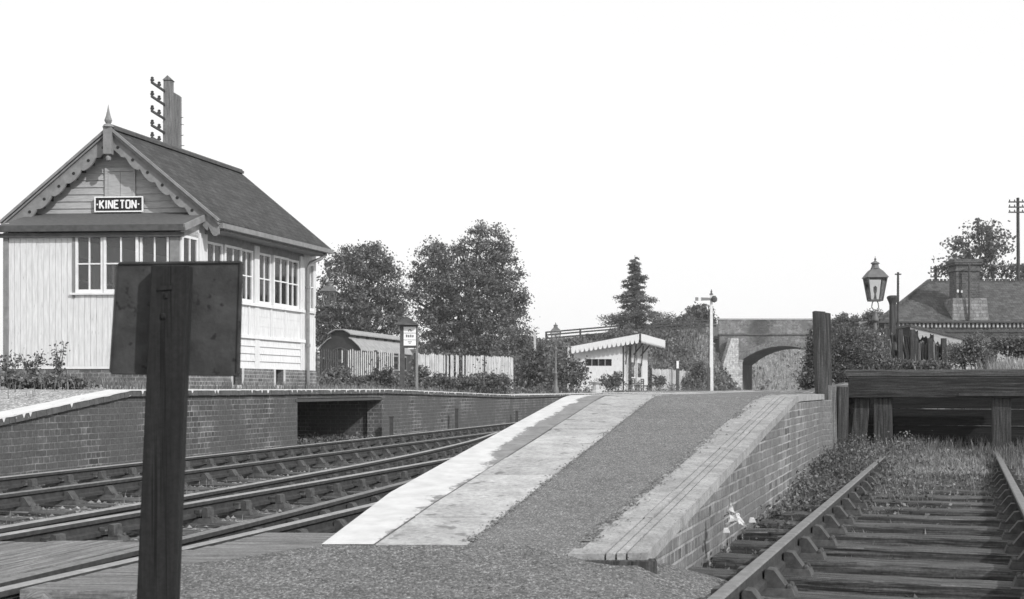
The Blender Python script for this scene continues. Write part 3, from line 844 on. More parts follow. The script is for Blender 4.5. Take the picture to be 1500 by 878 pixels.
def fchip():
    r = random.random()
    if r < .45: D = random.gauss(6.45, .18); x = random.uniform(1.7, 3.3)
    elif r < .7: D = random.uniform(6.7, 9); x = XR(D)+random.uniform(.05, .5)
    else: D = random.uniform(5, 15); x = random.uniform(XR(max(D, 7))+.1, s2(D))
    return (x, D, zsid(x, D)+.02)
stones(420, fchip, .02, 'pale_chippings', 'chips', 'pale chippings scattered over the siding')
def fedge():
    D = 7.2+9*random.random()**1.6
    if random.random() < .6: x = XC(D)+abs(random.gauss(0, .05))-.01
    else: x = XS(D)-abs(random.gauss(0, .03))+.02
    return (x, D, zs(D)+.014)
stones(2600, fedge, .008, 'ramp_grit', 'stones', 'loose grit strayed from the ramp surface onto slabs and coping')
def fgr():
    D = 3.5+3.6*random.random(); x = random.uniform(clampi(D, XLP)+.02, clampi(D, XRP)); return (x, D, zpath(x, D)+.001)
stones(5000, fgr, .007, 'path_grit', 'stones', 'coarse grit on the gravel path')

def scatter(n, fx, dens=None):
    P = []
    while len(P) < n:
        x, D, z = fx()
        if dens is None or random.random() < dens(x, D): P.append((x, D, z))
    return np.array(P)
def gs():
    D = 5+15.5*random.random()**.8; x = random.uniform(XR(max(D, 7.2))+.03, s2(D)+2.2); return x, D, zsid(x, D)
def gd(x, D):
    k = .5+.9*nz(x, D, 1.4)
    wall = math.exp(-((x-XR(max(D, 7)))/.35)**2)*.55
    far = clampi(D, [(5, .01), (9, .04), (12, .12), (15, .26), (18, .8)])
    lr = math.exp(-((x-s1(D)-.25)/.35)**2)*clampi(D, [(8, .05), (11, .5), (16, .8)])
    return max(0, k)*(wall+far+lr)*.8
P = scatter(8000, gs, gd); h = np.array([clampi(p[1], [(5, .07), (12, .08), (17, .10), (20, .14)]) for p in P])
o = quadsmesh('siding_grass', blades(P, h, .006), 'grass'); tag(o, 'grass growing through the siding up to the buffer stop', 'grass', kind='stuff')
def gb():
    D = random.uniform(16.0, 18.9); x = random.uniform(s1(D)+.25, s2(D)-.2); return x, D, zsid(x, D)
P = scatter(3600, gb, lambda x, D: max(0, .7+.8*nz(x, D, 1.1))); o = quadsmesh('pale_grass', blades(P, .07, .007, .9), 'drygrass'); tag(o, 'pale dry grass patch between the rails before the buffer stop', 'grass', kind='stuff')
def gw():
    r = random.random()
    D = random.uniform(7.5, 19.5)
    if r < .45: x = XR(D)+abs(random.gauss(0, .28))+.03
    else: D = random.uniform(11, 19.5); x = s1(D)+random.gauss(-.1, .45)
    return x, D, zsid(x, D)
def gwd(x, D): return clampi(D, [(7, .12), (10, .3), (13, .8), (20, 1)])*max(0, .6+1.1*nz(x, D, 1.7, 3))
P = scatter(1500, gw, gwd); PP = []
def gcarp():
    D = random.uniform(6.2, 19); x = random.uniform(XR(max(D, 7))+.03, s2(D)+1.8); return x, D, zsid(x, D)
for p in scatter(5200, gcarp, lambda x, D: clampi(D, [(6, .10), (10, .35), (13, .7), (19, 1)])*max(0, .2+1.9*nz(x, D, 1.9, 9))):
    PP.append(p+np.concatenate([rng.normal(size=(4, 2))*.05, rng.random((4, 1))*.05], 1))
for p in P:
    hh = random.uniform(.03, clampi(p[1], [(7, .12), (12, .22), (16, .26), (20, .36)])); k = random.randint(5, 11); tt = rng.random((k, 1))
    PP.append(p+np.concatenate([rng.normal(size=(k, 2))*.05, tt*hh], 1))
o = quadsmesh('siding_weeds', leaves_at(np.concatenate(PP), .036, .8), 'leaf_weed'); tag(o, 'leafy weeds along the platform wall and over the siding rail', 'weeds', kind='stuff')
# sparse tufts between running lines and on the far platform
def gm2():
    D = 6+24*random.random(); x = random.uniform(WL(D)+.1, r6(D)); return x, D, -.07
P = scatter(700, gm2, lambda x, D: max(0, nz(x, D, 1.2, 8)*2)); o = quadsmesh('trackbed_grass', blades(P, .10, .005), 'grass'); tag(o, 'thin grass tufts between the running lines', 'grass', kind='stuff')
def gl():
    D = random.uniform(17, 44); d = random.uniform(.9, 9); x = WL(D)-d; return x, D, ztop(x, D)
def gld(x, D):
    d = WL(D)-x
    if D < 26.2: return (1 if 23.4 < D < 25.45 and d > 1.7 else .04)*max(0, .7+nz(x, D, 1))
    return .0 if D < 32 and d > 2 else .5*max(0, .6+nz(x, D, 1))
P = scatter(9000, gl, gld); o = quadsmesh('platform_grass', blades(P, .16, .008), 'grass'); tag(o, 'rough grass on the side platform by the signal box', 'grass', kind='stuff')
def gv():
    D = random.uniform(26.6, 31); x = WL(D)-random.uniform(.1, 1.6); return x, D, -.08
P = scatter(300, gv); P2 = np.concatenate([p+rng.normal(size=(9, 3))*[.12, .12, .05]+[0, 0, .1] for p in P]); P2[:, 2] = np.maximum(P2[:, 2], -.06)
o = quadsmesh('recess_weeds', leaves_at(P2, .07, .8), 'leaf_weed'); tag(o, 'low weeds on the floor of the dark opening in the platform face', 'weeds', kind='stuff')
# ------------------------------------------------------------------ foreground sign seen from behind
def P5(x, y, dy=0): 
    w = W(x, y, 5.11 if dy > .1 else 4.97); return (w.x, 5.0+dy, w.z)
t = empty('sign_post', (PX(230, 5), 5, -.07), 'dark timber post in the foreground carrying a square rusty plate seen from behind', 'sign')
m = MB()
zb = -.1; yb = HY+(CZ-zb)*F/5
xl = lambda y: 215-(y-548)*.0455; xr = lambda y: 272-(y-548)*.0425
Q5 = lambda x, y, d: (W(x, y, 5.04).x, 5+d, W(x, y, 5.04).z); m.hexa([Q5(xl(yb), yb, .04), Q5(xr(yb), yb, .04), Q5(xr(yb), yb, .11), Q5(xl(yb), yb, .11), Q5(221, 388, .04), Q5(277, 388, .04), Q5(277, 388, .11), Q5(221, 388, .11)])
m.build('post', 'signpost', t, bevel=.006)
m = MB(); pts = [(172, 386), (175, 383.5), (352, 382), (355.5, 385), (351, 548), (347, 551.5), (163, 548.5), (159.5, 544)]
m.extrude([P5(x, y, .112) for x, y in pts], (0, .012, 0)); m.build('plate', 'signplate', t, bevel=.004)
m = MB()
for a, b in (((172, 388), (162, 544)), ((353, 386), (348, 547)), ((163, 546), (348, 549)), ((175, 386), (352, 384))):
    m.bar(P5(*a, .108), P5(*b, .108), .007, .008)
m.build('plate_rim', 'signplate', t)
m = MB(); m.hexa([P5(224, 424, .034), P5(246, 422, .034), P5(246, 422, .039), P5(224, 424, .039), P5(224, 418, .034), P5(246, 416, .034), P5(246, 416, .039), P5(224, 418, .039)])
m.lathe(P5(232, 462, .04), [(.001, -.012), (.009, -.009), (.011, 0), (.009, .009), (.001, .012)], 10)
m.lathe(P5(236, 432, .04), [(.001, -.010), (.008, -.007), (.008, .007), (.001, .010)], 10)
m.build('bracket', 'signpost', t, smooth=True)

# ------------------------------------------------------------------ signal box
u = Vector((math.sin(R(15.6)), math.cos(R(15.6)))); v = Vector((-math.cos(R(4)), math.sin(R(4))))
NX = Vector((-6.29, 26.57))
nu = Vector((u.y, -u.x)); nv = Vector((-math.sin(R(4)), -math.cos(R(4))))
FS = Fr(NX, u, nu); CE = NX-u*1.0
FG = Fr(NX, v, nv); FE = Fr(CE, v, nv)
Wd = 3.58; Lr = 5.45; Lm = 4.80
BX = NX-u*1.0
box = empty('signal_box', (BX.x, BX.y, 1.18), 'pale boarded signal box with slate roof and name board standing on the far side platform', 'signal box')
ZB = 1.64; ZE = 4.36
# brick base with two vents
m = MB()
VT = [(1.15, 1.55), (3.2, 3.6)]
segs = [(-1.0, VT[0][0]), (VT[0][1], VT[1][0]), (VT[1][1], Lr)]
for a, b in segs: m.fbox(FS, a, b, 1.0, ZB, -.25, .03)
for a, b in VT: m.fbox(FS, a, b, 1.0, 1.28, -.25, .03)
m.fbox(FE, .25, Wd, 1.0, ZB, -.25, .03)
FL = Fr(FE.p(Wd, 0).xy, u, -nu); m.fbox(FL, 0, Lr+1, 1.0, ZB, -.25, 0)
FRr = Fr(FS.p(Lr, 0).xy, v, u); m.fbox(FRr, .25, Wd-.25, 1.0, ZB, -.2, 0)
m.build('brick_base', 'brick_base', box)
for a, b in VT:
    m = MB(); m.fbox(FS, a-.10, a, 1.2, ZB-.002, -.1, .036); m.fbox(FS, b, b+.10, 1.2, ZB-.002, -.1, .036); m.fbox(FS, a-.12, b+.12, 1.2, 1.27, -.1, .05); m.build('stone_surround', 'concrete', box)
m = MB()
for a, b in VT: m.fbox(FS, a, b, 1.28, ZB, -.16, -.12); 
m.build('base_window', 'dark', box)
m = MB()
for a, b in VT: m.fbox(FS, (a+b)/2-.02, (a+b)/2+.02, 1.28, ZB, -.12, -.09)
m.build('vent_bar', 'frame', box)
# vertical boards (tongued) on the lean-to
def vboards(mb, f, a0, a1, z0, z1, o=0, w=.115):
    n = max(1, int(round((a1-a0)/w)))
    for i in range(n):
        p, q = a0+(a1-a0)*i/n, a0+(a1-a0)*(i+1)/n; d = random.uniform(0, .006)
        mb.fbox(f, p+.003, q-.003, z0, z1, o-.03, o+d)
def hboards(mb, f, a0, a1, z0, z1, o=0, h=.15, slope=.018):
    n = max(1, int(round((z1-z0)/h)))
    for i in range(n):
        p, q = z0+(z1-z0)*i/n, z0+(z1-z0)*(i+1)/n
        mb.hexa([f.p(a0, p, o-.02), f.p(a1, p, o-.02), f.p(a1, p, o+slope), f.p(a0, p, o+slope), f.p(a0, q+.01, o-.02), f.p(a1, q+.01, o-.02), f.p(a1, q+.01, o+.002), f.p(a0, q+.01, o+.002)])
m = MB()
vboards(m, FE, 2.16, Wd-.10, ZB, 4.27, .0)
vboards(m, FE, .16, 2.16, ZB, 3.06, .0)
FX = FS
vboards(m, FX, -.9, -.06, ZB, 3.06, 0)
m.fbox(FE, 2.2, Wd-.05, ZB, 4.27, -.10, -.035); m.fbox(FE, .1, 2.2, ZB, 3.04, -.10, -.035)
m.build('end_boarding', 'board', box)
m = MB()
m.fbox(FE, Wd-.10, Wd, ZB, 4.3, -.1, .035); m.build('corner_post', 'trim', box); m = MB(); m.fbox(FE, 0, .19, ZB, 4.3, -.1, .03); m.build('corner_post', 'trim', box)
m = MB(); m.fbox(FE, 2.12, 2.17, 3.0, 4.27, -.05, .02); m.build('window_post', 'trim', box)
m = MB(); m.fbox(FE, .16, 2.2, 3.06, 3.10, -.05, .06); m.fbox(FE, -.04, Wd+.03, ZB-.05, ZB, -.1, .05); m.build('sill', 'frame', box)
# windows
def window(f, a0, a1, z0, z1, o=0, cols=2, rows=2, fw=.05, mat='frame', parent=None, bar=.028, back=.05):
    m = MB()
    m.fbox(f, a0, a0+fw, z0, z1, o-back, o+.02); m.fbox(f, a1-fw, a1, z0, z1, o-back, o+.02)
    m.fbox(f, a0+fw, a1-fw, z0, z0+fw*1.3, o-back, o+.018); m.fbox(f, a0+fw, a1-fw, z1-fw, z1, o-back, o+.018)
    for i in range(1, cols):
        c = a0+fw+(a1-a0-2*fw)*i/cols; m.fbox(f, c-bar/2, c+bar/2, z0+fw*1.3, z1-fw, o-.03, o+.012)
    for j in range(1, rows):
        c = z0+(z1-z0)*j/rows; m.fbox(f, a0+fw, a1-fw, c-bar/2, c+bar/2, o-.028, o+.010)
    w = m.build('window', mat, parent)
    g = MB(); g.fbox(f, a0+fw*.8, a1-fw*.8, z0+fw, z1-fw*.8, o-.02, o-.014); p = g.build('pane', 'glass'); 
    p.data.transform(Matrix.Translation(-Vector(parent['_w']))) if False else None
    p.parent = w; p.location = (-parent['_w'][0], -parent['_w'][1], -parent['_w'][2]) if parent is not None else (0, 0, 0)
    return w
ZS1, ZH = 3.10, 4.25
for a0, a1, o in ((.215, .81, -.02), (.83, 1.53, .02), (1.545, 2.11, .0)): window(FE, a0, a1, ZS1, ZH, o, parent=box)
window(FS, -.93, -.30, ZS1, ZH, 0, parent=box)
for a0, a1, o in ((.08, .78, -.03), (.81, 1.57, .01), (1.585, 2.16, -.03), (2.42, 3.06, -.03), (3.09, 3.87, .02), (3.885, 4.52, -.02)): window(FS, a0, a1, 3.09, 4.24, o, parent=box)
window(FS, 4.98, 5.36, 3.09, 4.24, 0, parent=box, cols=2)
window(FL, 1.6, 2.9, 3.0, 4.1, -.02, parent=box, cols=3); window(FL, 3.3, 4.8, 3.0, 4.1, -.02, parent=box, cols=3)
window(FRr, .6, 1.9, 3.0, 4.1, -.02, parent=box, cols=2, fw=.04, bar=.02); window(FRr, 1.95, 3.1, 3.0, 4.1, -.02, parent=box, cols=2, fw=.04, bar=.02)
# side framing
m = MB()
for a, b in ((-.28, .06), (2.18, 2.40), (4.54, 4.76), (-1.0, -.94)): m.fbox(FS, a, b, ZB, 4.36, -.10, .03)
m.fbox(FS, -1.0, -.28, 4.25, 4.38, -.08, .0)
for a in (.42, 1.15, 1.9, 2.28, 2.98, 3.72): m.fbox(FS, a-.035, a+.035, 2.37, 3.02, .01, .035)
m.fbox(FS, 4.62, 4.76, ZB, 4.3, .03, .04)
m.build('side_framing', 'board', box)
m = MB(); m.fbox(FS, -.95, 4.72, 3.02, 3.085, -.06, .075); m.fbox(FS, -.95, 4.85, 2.30, 2.37, -.06, .06); m.build('ledge', 'frame', box)
m = MB()
hboards(m, FS, -.92, 4.74, 2.37, 3.02, .01, .22, .006); hboards(m, FS, -.92, 4.74, ZB, 2.30, .0, .165, .03)
m.fbox(FS, -.92, 4.7, ZB, 3.0, -.1, -.025)
m.build('side_boarding', 'board', box)
m = MB(); vboards(m, FS, 4.85, Lr, ZB, 3.07, .0); m.fbox(FS, 4.76, 4.97, 3.07, 4.5, -.06, .02); m.fbox(FS, 5.37, Lr, 3.07, 4.5, -.06, .02); m.fbox(FS, 4.97, 5.37, 4.24, 4.5, -.06, .015); m.fbox(FS, 4.97, 5.37, 3.03, 3.09, -.06, .05)
m.build('rear_boarding', 'board', box)
m = MB(); m.fbox(FS, 0.06, 4.76, 4.245, 4.52, -.1, -.005); m.build('frieze', 'trim', box)
# hidden sides
m = MB()
for (a0, a1, z0, z1) in ((.0, Lr+1, ZB, 3.0), (0, Lr+1, 4.1, 4.5), (0, 1.6, 3, 4.1), (2.9, 3.3, 3, 4.1), (4.8, Lr+1, 3, 4.1)): m.fbox(FL, a0+.02, a1-.02, z0, z1, -.09, 0)
for (a0, a1, z0, z1) in ((.1, Wd-.1, ZB, 3.0), (.1, Wd-.1, 4.1, 4.5), (.1, .6, 3, 4.1), (3.1, Wd-.1, 3, 4.1)): m.fbox(FRr, a0, a1, z0, z1, -.09, 0)
m.extrude([FRr.p(.1, 4.5, -.02), FRr.p(Wd-.1, 4.5, -.02), FRr.p(Wd/2, 6.1, -.02)], (-u.x*.08, -u.y*.08, 0))
m.build('rear_wall', 'board', box)
m = MB(); q = [FS.p(-.9, 0, -.15), FS.p(Lr-.1, 0, -.15), FL.p(Lr+.9, 0, -.15), FL.p(.1, 0, -.15)]
m.hexa([(p.x, p.y, z) for z in (2.2, 2.26) for p in q]); m.hexa([(p.x, p.y, z) for z in (4.40, 4.44) for p in q]); m.build('floor', 'inner', box)
m = MB()
for i in range(9): a = .9+i*.3; m.bar(FS.p(a, 2.26, -1.1), FS.p(a, 3.5, -1.0), .03); 
m.fbox(FS, .7, 3.6, 2.26, 2.75, -1.35, -.85); m.build('lever_frame', 'iron', box)
# gable
GO = 0.0; HB = Wd/2; ZR_ = 6.43; zroof = lambda a: 6.43-abs(a-HB)*(6.43-4.55)/2.24
m = MB(); z = 4.62
while z < 6.1:
    h = .145; zt = z+h
    w = HB-(6.36-zt)/((6.43-4.55)/2.24)
    lo = max(.02, HB-(6.36-(zt))/.839); hi = Wd-lo
    if hi-lo > .1: m.hexa([FG.p(lo, z, -.02), FG.p(hi, z, -.02), FG.p(hi, z, .03), FG.p(lo, z, .03), FG.p(lo, zt+.01, -.02), FG.p(hi, zt+.01, -.02), FG.p(hi, zt+.01, .008), FG.p(lo, zt+.01, .008)])
    z = zt
m.extrude([FG.p(.0, 4.4, -.03), FG.p(Wd, 4.4, -.03), FG.p(Wd, 4.5, -.03), FG.p(HB, 6.30, -.03), FG.p(0, 4.5, -.03)], (-nv.x*.08, -nv.y*.08, 0))
m.build('gable_boarding', 'gable', box)
m = MB(); m.fbox(FG, 1.44, 1.50, 5.12, 5.72, .02, .06); m.fbox(FG, 2.02, 2.08, 5.12, 5.72, .02, .06); m.fbox(FG, 1.44, 2.08, 5.66, 5.73, .02, .065)
m.build('gable_door_frame', 'gable', box)
m = MB(); m.fbox(FG, 1.505, 1.755, 5.13, 5.655, .01, .045); m.fbox(FG, 1.765, 2.015, 5.13, 5.655, .01, .045); m.build('gable_door', 'gable', box)
# name board
nb = MB(); nb.fbox(FG, 1.27, 2.27, 4.83, 5.13, .07, .10); nbo = nb.build('name_board', 'black', box); tag(nbo, 'black name board lettered KINETON in white')
m = MB()
for a0, a1, z0, z1 in ((1.26, 2.28, 4.82, 4.845), (1.26, 2.28, 5.115, 5.14), (1.26, 1.285, 4.845, 5.115), (2.255, 2.28, 4.845, 5.115)): m.fbox(FG, a0, a1, z0, z1, .075, .112)
k = m.build('border', 'letter'); k.parent = nbo; k.location = -Vector(nbo['_w'])
def strokes(word, f, aL, z0, h, w, gap, th, o, sgn=-1):
    """block letters; a runs to the left of the reader, so the text advances towards smaller a"""
    S = {'K': [((0, 0), (0, 1)), ((0, .42), (1, 1)), ((.3, .55), (1, 0))], 'I': [((.5, 0), (.5, 1))], 'N': [((0, 0), (0, 1)), ((0, 1), (1, 0)), ((1, 0), (1, 1))],
         'E': [((0, 0), (0, 1)), ((0, .96), (1, .96)), ((0, .5), (.8, .5)), ((0, .04), (1, .04))], 'T': [((.5, 0), (.5, 1)), ((0, .96), (1, .96))],
         'O': [((0, .12), (0, .88)), ((1, .12), (1, .88)), ((.1, .97), (.9, .97)), ((.1, .03), (.9, .03)), ((0, .86), (.16, .98)), ((1, .86), (.84, .98)), ((0, .14), (.16, .02)), ((1, .14), (.84, .02))]}
    m = MB(); x = 0
    for n_, ch in enumerate(word):
        ww = w*(.25 if ch == 'I' else 1)
        for j, (p, q) in enumerate(S[ch]):
            a = Vector((x+p[0]*ww if ch != 'I' else x+ww/2, z0+p[1]*h)); b = Vector((x+q[0]*ww if ch != 'I' else x+ww/2, z0+q[1]*h))
            d = (b-a).normalized(); nn = Vector((-d.y, d.x))*th/2
            P = [a-nn, b-nn, b+nn, a+nn]; oo = o+.0006*j
            m.hexa([f.p(aL+sgn*c.x, c.y, oo-.01) for c in P]+[f.p(aL+sgn*c.x, c.y, oo) for c in P])
        x += ww+gap
    for xx in (-gap*1.35, x-gap+gap*1.35): m.fbox(f, aL+sgn*(xx-.014), aL+sgn*(xx+.014), z0+h*.5-.014, z0+h*.5+.014, o-.01, o)
    return m
k = strokes('KINETON', FG, 2.165, 4.895, .165, .083, .040, .030, .112).build('lettering', 'letter'); k.parent = nbo; k.location = -Vector(nbo['_w'])
for ch in (nbo,): pass
# lean-to roof
m = MB()
m.hexa([FE.p(-.14, 4.39, .17), FE.p(Wd+.03, 4.39, .17), FG.p(Wd+.03, 4.78, .0), FG.p(-.14, 4.78, .0), FE.p(-.14, 4.43, .17), FE.p(Wd+.03, 4.43, .17), FG.p(Wd+.03, 4.82, .0), FG.p(-.14, 4.82, .0)])
m.build('lean_to_roof', 'felt', box)
m = MB(); m.fbox(FE, -.15, Wd+.04, 4.305, 4.42, .08, .18); m.fbox(FE, -.1, Wd+.1, 4.2, 4.28, .02, .10); m.build('lean_to_fascia', 'darktrim', box)
m = MB(); a = FE.p(-.15, 4.36, .18); b = FG.p(-.15, 4.76, .02); m.bar(a, b, .04, .13); m.build('lean_to_verge', 'trim', box)
m = MB(); m.extrude([FS.p(-1.0, 4.25, .0), FS.p(0, 4.25, .0), FS.p(0, 4.74, .0), FS.p(-1.0, 4.38, .0)], (-nu.x*.05, -nu.y*.05, 0)); m.build('lean_to_cheek', 'board', box)
# main roof
f0, f1 = -.36, 5.32
def rp(b, a, z, up=0): q = NX+u*b+v*a; return (q.x, q.y, z+up)
for s, nm in ((-1, 'roof'), (1, 'roof')):
    ae = HB+s*2.24
    m = MB(); ze = 4.55
    m.hexa([rp(f0, HB, 6.43), rp(f1, HB, 6.43), rp(f1, ae, ze), rp(f0, ae, ze), rp(f0, HB, 6.49), rp(f1, HB, 6.49), rp(f1, ae-s*.0, ze+.06), rp(f0, ae, ze+.06)])
    m.build('roof', 'slate', box)
m = MB(); m.bar(rp(f0, HB, 6.50), rp(f1, HB, 6.50), .16, .06); m.tube([rp(f0, HB, 6.54), rp(f1, HB, 6.54)], .045, 8); m.build('ridge_tiles', 'darktrim', box)
# bargeboards with scalloped lower edge and pierced holes
def barge(s):
    P = []; n = 84; L = math.hypot(2.24, 1.88)+.06; dx, dz = 2.24/L, -1.88/L
    top = [(HB+s*dx*L*t, 6.47+dz*L*t) for t in (0, 1)]
    low = []
    for i in range(n+1):
        t = i/n*L; ph = (t/.41) % 1.0
        d = .24+.085*math.sin(math.pi*ph)**.6
        if t < .25: d = .30
        if t > L-.30: d = .22+.10*math.sin(math.pi*(t-(L-.30))/.30)
        low.append((HB+s*dx*t, 6.47+dz*t-d/dx*.9))
    pts = [top[0], top[1]]+low[::-1]
    mb = MB(); mb.extrude([Vector((*(NX+u*(f0+.03)+v*a), z)) for a, z in pts], (u.x*.045, u.y*.045, 0))
    o = mb.build('bargeboard', 'trim', box)
    h = MB()
    for kx in range(1, 7):
        t = (kx-.5)*.41; a = HB+s*dx*t; z = 6.47+dz*t-.24
        c = NX+u*(f0+.024)+v*a; 
        ring = [Vector((c.x, c.y, z))+Vector((v.x, v.y, 0))*.032*math.cos(q*math.pi/5)+Vector((0, 0, 1))*.032*math.sin(q*math.pi/5) for q in range(10)]
        h.extrude(ring, (-u.x*-.004, -u.y*-.004, 0))
    k = h.build('pierced_hole', 'black'); k.parent = o; k.location = -Vector(box['_w'])
    m2 = MB(); a0 = rp(f0-.02, HB, 6.50); a1 = rp(f0-.02, HB+s*2.28, 6.50-2.28*.839); m2.bar(a0, a1, .10, .05); a0 = rp(f0-.01, HB, 6.43); a1 = rp(f0-.01, HB+s*2.28, 6.43-2.28*.839); m2.bar(a0, a1, .05, .03); m2.build('verge', 'trim', box)
barge(-1); barge(1)
m = MB(); c = rp(f0-.05, HB, 0); m.box(c[0]-.085, c[0]+.085, c[1]-.07, c[1]+.07, 5.95, 6.50); m.lathe((c[0], c[1], 6.50), [(.12, 0), (.09, .05), (.045, .07), (.07, .11), (.08, .14), (.05, .22), (.022, .34), (.002, .46)], 10)
m.lathe((c[0], c[1], 5.80), [(.002, 0), (.05, .03), (.06, .08), (.03, .13), (.06, .152)], 10); m.build('finial', 'trim', box)
# gutter and downpipe
m = MB(); m.bar(rp(f0+.05, HB-2.27, 4.50), rp(f1-.05, HB-2.27, 4.53), .11, .10); m.build('gutter', 'trim', box)
m = MB(); m.fbox(FS, .05, 5.25, 4.42, 4.50, -.05, .40); m.build('eaves_soffit', 'trim', box)
m = MB(); a = FS.p(5.1, 4.45, .42); m.tube([a, FS.p(4.95, 4.32, .35), FS.p(4.82, 4.22, .15), FS.p(4.80, 4.1, .10), FS.p(4.80, 1.2, .10)], .045, 8)
for z in (2.2, 3.6): m.lathe(FS.p(4.8, z, .10), [(.06, 0), (.06, .07)], 8)
m.build('downpipe', 'trim', box, smooth=True)
# wall lantern on the far corner
def lantern(t, c, w, h, mats=('lampmetal', 'lampglass'), tip=True, ring=True):
    """four sided tapering gas lantern, c is the centre of its foot"""
    x, y, z = c; m = MB(); r0 = w*.52*.62; r1 = w*.5; k = math.pi/4
    for j in range(4):
        a = k+j*math.pi/2; m.bar((x+r0*1.414*math.cos(a), y+r0*1.414*math.sin(a), z), (x+r1*1.414*math.cos(a), y+r1*1.414*math.sin(a), z+h*.52), .022*w/.45)
    m.lathe((x, y, z-.02), [(r0*1.46, 0), (r0*1.5, .03)], 4, k); m.lathe((x, y, z+h*.5), [(r1*1.45, 0), (r1*1.5, .03)], 4, k)
    fr_ = m.build('lantern_frame', mats[0], t)
    g = MB()
    for j in range(4):
        a = k+j*math.pi/2; b = a+math.pi/2; q = .985
        P = [(x+r0*q*1.414*math.cos(a), y+r0*q*1.414*math.sin(a), z+.012), (x+r0*q*1.414*math.cos(b), y+r0*q*1.414*math.sin(b), z+.012), (x+r1*q*1.414*math.cos(b), y+r1*q*1.414*math.sin(b), z+h*.5), (x+r1*q*1.414*math.cos(a), y+r1*q*1.414*math.sin(a), z+h*.5)]
        nrm = (Vector(P[1])-Vector(P[0])).cross(Vector(P[3])-Vector(P[0])).normalized()*.004
        g.extrude(P, nrm)
    g.build('glass', mats[1], t)
    m = MB(); m.lathe((x, y, z+h*.52), [(r1*1.62, 0), (r1*1.60, .012), (r1*.95, h*.16), (r1*.52, h*.22)], 4, k)
    m.lathe((x, y, z+h*.74), [(r1*.5, 0), (r1*.42, h*.03), (r1*.34, h*.10), (r1*.5, h*.115), (r1*.42, h*.14), (r1*.16, h*.17), (r1*.07, h*.20), (r1*.14, h*.22), (r1*.04, h*.25), (.002, h*.30)], 10)
    m.build('hood', mats[0], t)
    m = MB(); m.lathe((x, y, z), [(w*.10, 0), (w*.07, h*.08), (w*.05, h*.16), (w*.09, h*.2), (w*.10, h*.3), (.004, h*.34)], 8); m.build('burner', 'concrete', t)
D = 32.0; c = W(482, 448, D)
t = empty('wall_lantern', tuple(c), 'dark wall lantern hung on the far corner of the signal box', 'lantern')
lantern(t, tuple(c), .34, .66)
m = MB(); m.bar(FS.p(Lr-.05, c.z-.05, .0), (c.x, c.y, c.z-.05), .03); m.bar(FS.p(Lr-.05, c.z-.3, .0), (c.x, c.y, c.z-.06), .025); m.build('wall_bracket', 'iron', t)

# ------------------------------------------------------------------ telegraph pole behind the box
D = 36; b = W(250, 570, D)
t = empty('telegraph_pole', (b.x, b.y, 1.15), 'tall double timber telegraph pole rising behind the signal box roof, arms end on', 'telegraph pole')
m = MB(); zt = PZ(112, D); x0, x1, x2 = PX(241, D), PX(253.5, D), PX(262, D)
m.hexa([(x0-.08, D-.13, 1.0), (x1-.005, D-.13, 1.0), (x1-.005, D+.13, 1.0), (x0-.08, D+.13, 1.0), (x0, D-.11, zt-.12), (x1-.01, D-.11, zt-.12), (x1-.01, D+.11, zt-.12), (x0, D+.11, zt-.12)])
m.extrude([(x0-.02, D-.14, zt-.13), (x1+.02, D-.14, zt-.13), ((x0+x1)/2, D-.14, zt)], (0, .28, 0)); m.build('pole', 'stub', t)
m = MB(); m.hexa([(x1-.02, D+.1, 1.0), (x2, D+.1, 1.0), (x2, D+.34, 1.0), (x1-.02, D+.34, 1.0), (x1-.01, D+.1, zt-.42), (x2, D+.1, zt-.52), (x2, D+.3, zt-.52), (x1-.01, D+.3, zt-.42)]); m.build('pole', 'stub', t)
for k, (ya, yb) in enumerate(((135, 123), (155, 144), (175.5, 164), (196, 185), (213.5, 204))):
    z = PZ(ya, D); De = D-1.15; xe = PX(222.5, De)*.99+.02; A = Vector((x0+.03, D-.05, z)); B = Vector((PX(222, De), De, z)); E = A+(A-B)*.12
    m = MB(); m.bar(B, E, .05, .055); o = m.build('cross_arm', 'iron', t)
    for q in (B.lerp(A, .05), B.lerp(A, .55)):
        m = MB(); m.lathe((q.x, q.y, q.z+.02), [(.02, 0), (.02, .03), (.055, .03), (.055, .07), (.035, .09), (.045, .12), (.02, .14)], 8)
        i = m.build('insulator', 'ceramic'); i.parent = o; i.location = -Vector(t['_w'])
for k in range(9):
    pass
m = MB()
for k in range(14): z = 5.4+k*.26+random.uniform(-.06, .06); m.bar((x2-.01, D+.2, z), (x2+random.uniform(.04, .13), D+.2, z+random.uniform(-.02, .03)), .015); m.bar((x0+.02, D, z), (x0-random.uniform(.03, .10), D, z+.02), .013)
m.build('bolt', 'iron', t)
for o in list(bpy.data.objects): pass

# ------------------------------------------------------------------ old coach body beyond the fence
D = 57; xa, xb = PX(466, D), PX(531, D)
cu = Vector((.22, .975)).normalized(); fc = Fr(((xa+xb)/2, D), cu)   # a along the coach, n to the right
cb = empty('coach_body', ((xa+xb)/2, D+3, .98), 'old coach body with a clerestory roof standing beyond the picket fence', 'coach body')
hw = (xb-xa)/2*.98; Lc = 7.4; ze = PZ(513, D); zt = PZ(484, D)
m = MB(); m.fbox(fc, 0, Lc, .98, ze, -hw, hw)
end = [(-hw, ze), (-hw*.93, ze+.14), (-hw*.6, ze+.42), (-hw*.45, ze+.5), (-hw*.45, zt-.14), (-hw*.2, zt-.03), (hw*.2, zt-.03), (hw*.45, zt-.14), (hw*.45, ze+.5), (hw*.6, ze+.42), (hw*.93, ze+.14), (hw, ze)]
m.extrude([fc.p(0, z, o) for o, z in end], (fc.t.x*Lc, fc.t.y*Lc, 0)); m.build('body', 'coach', cb)
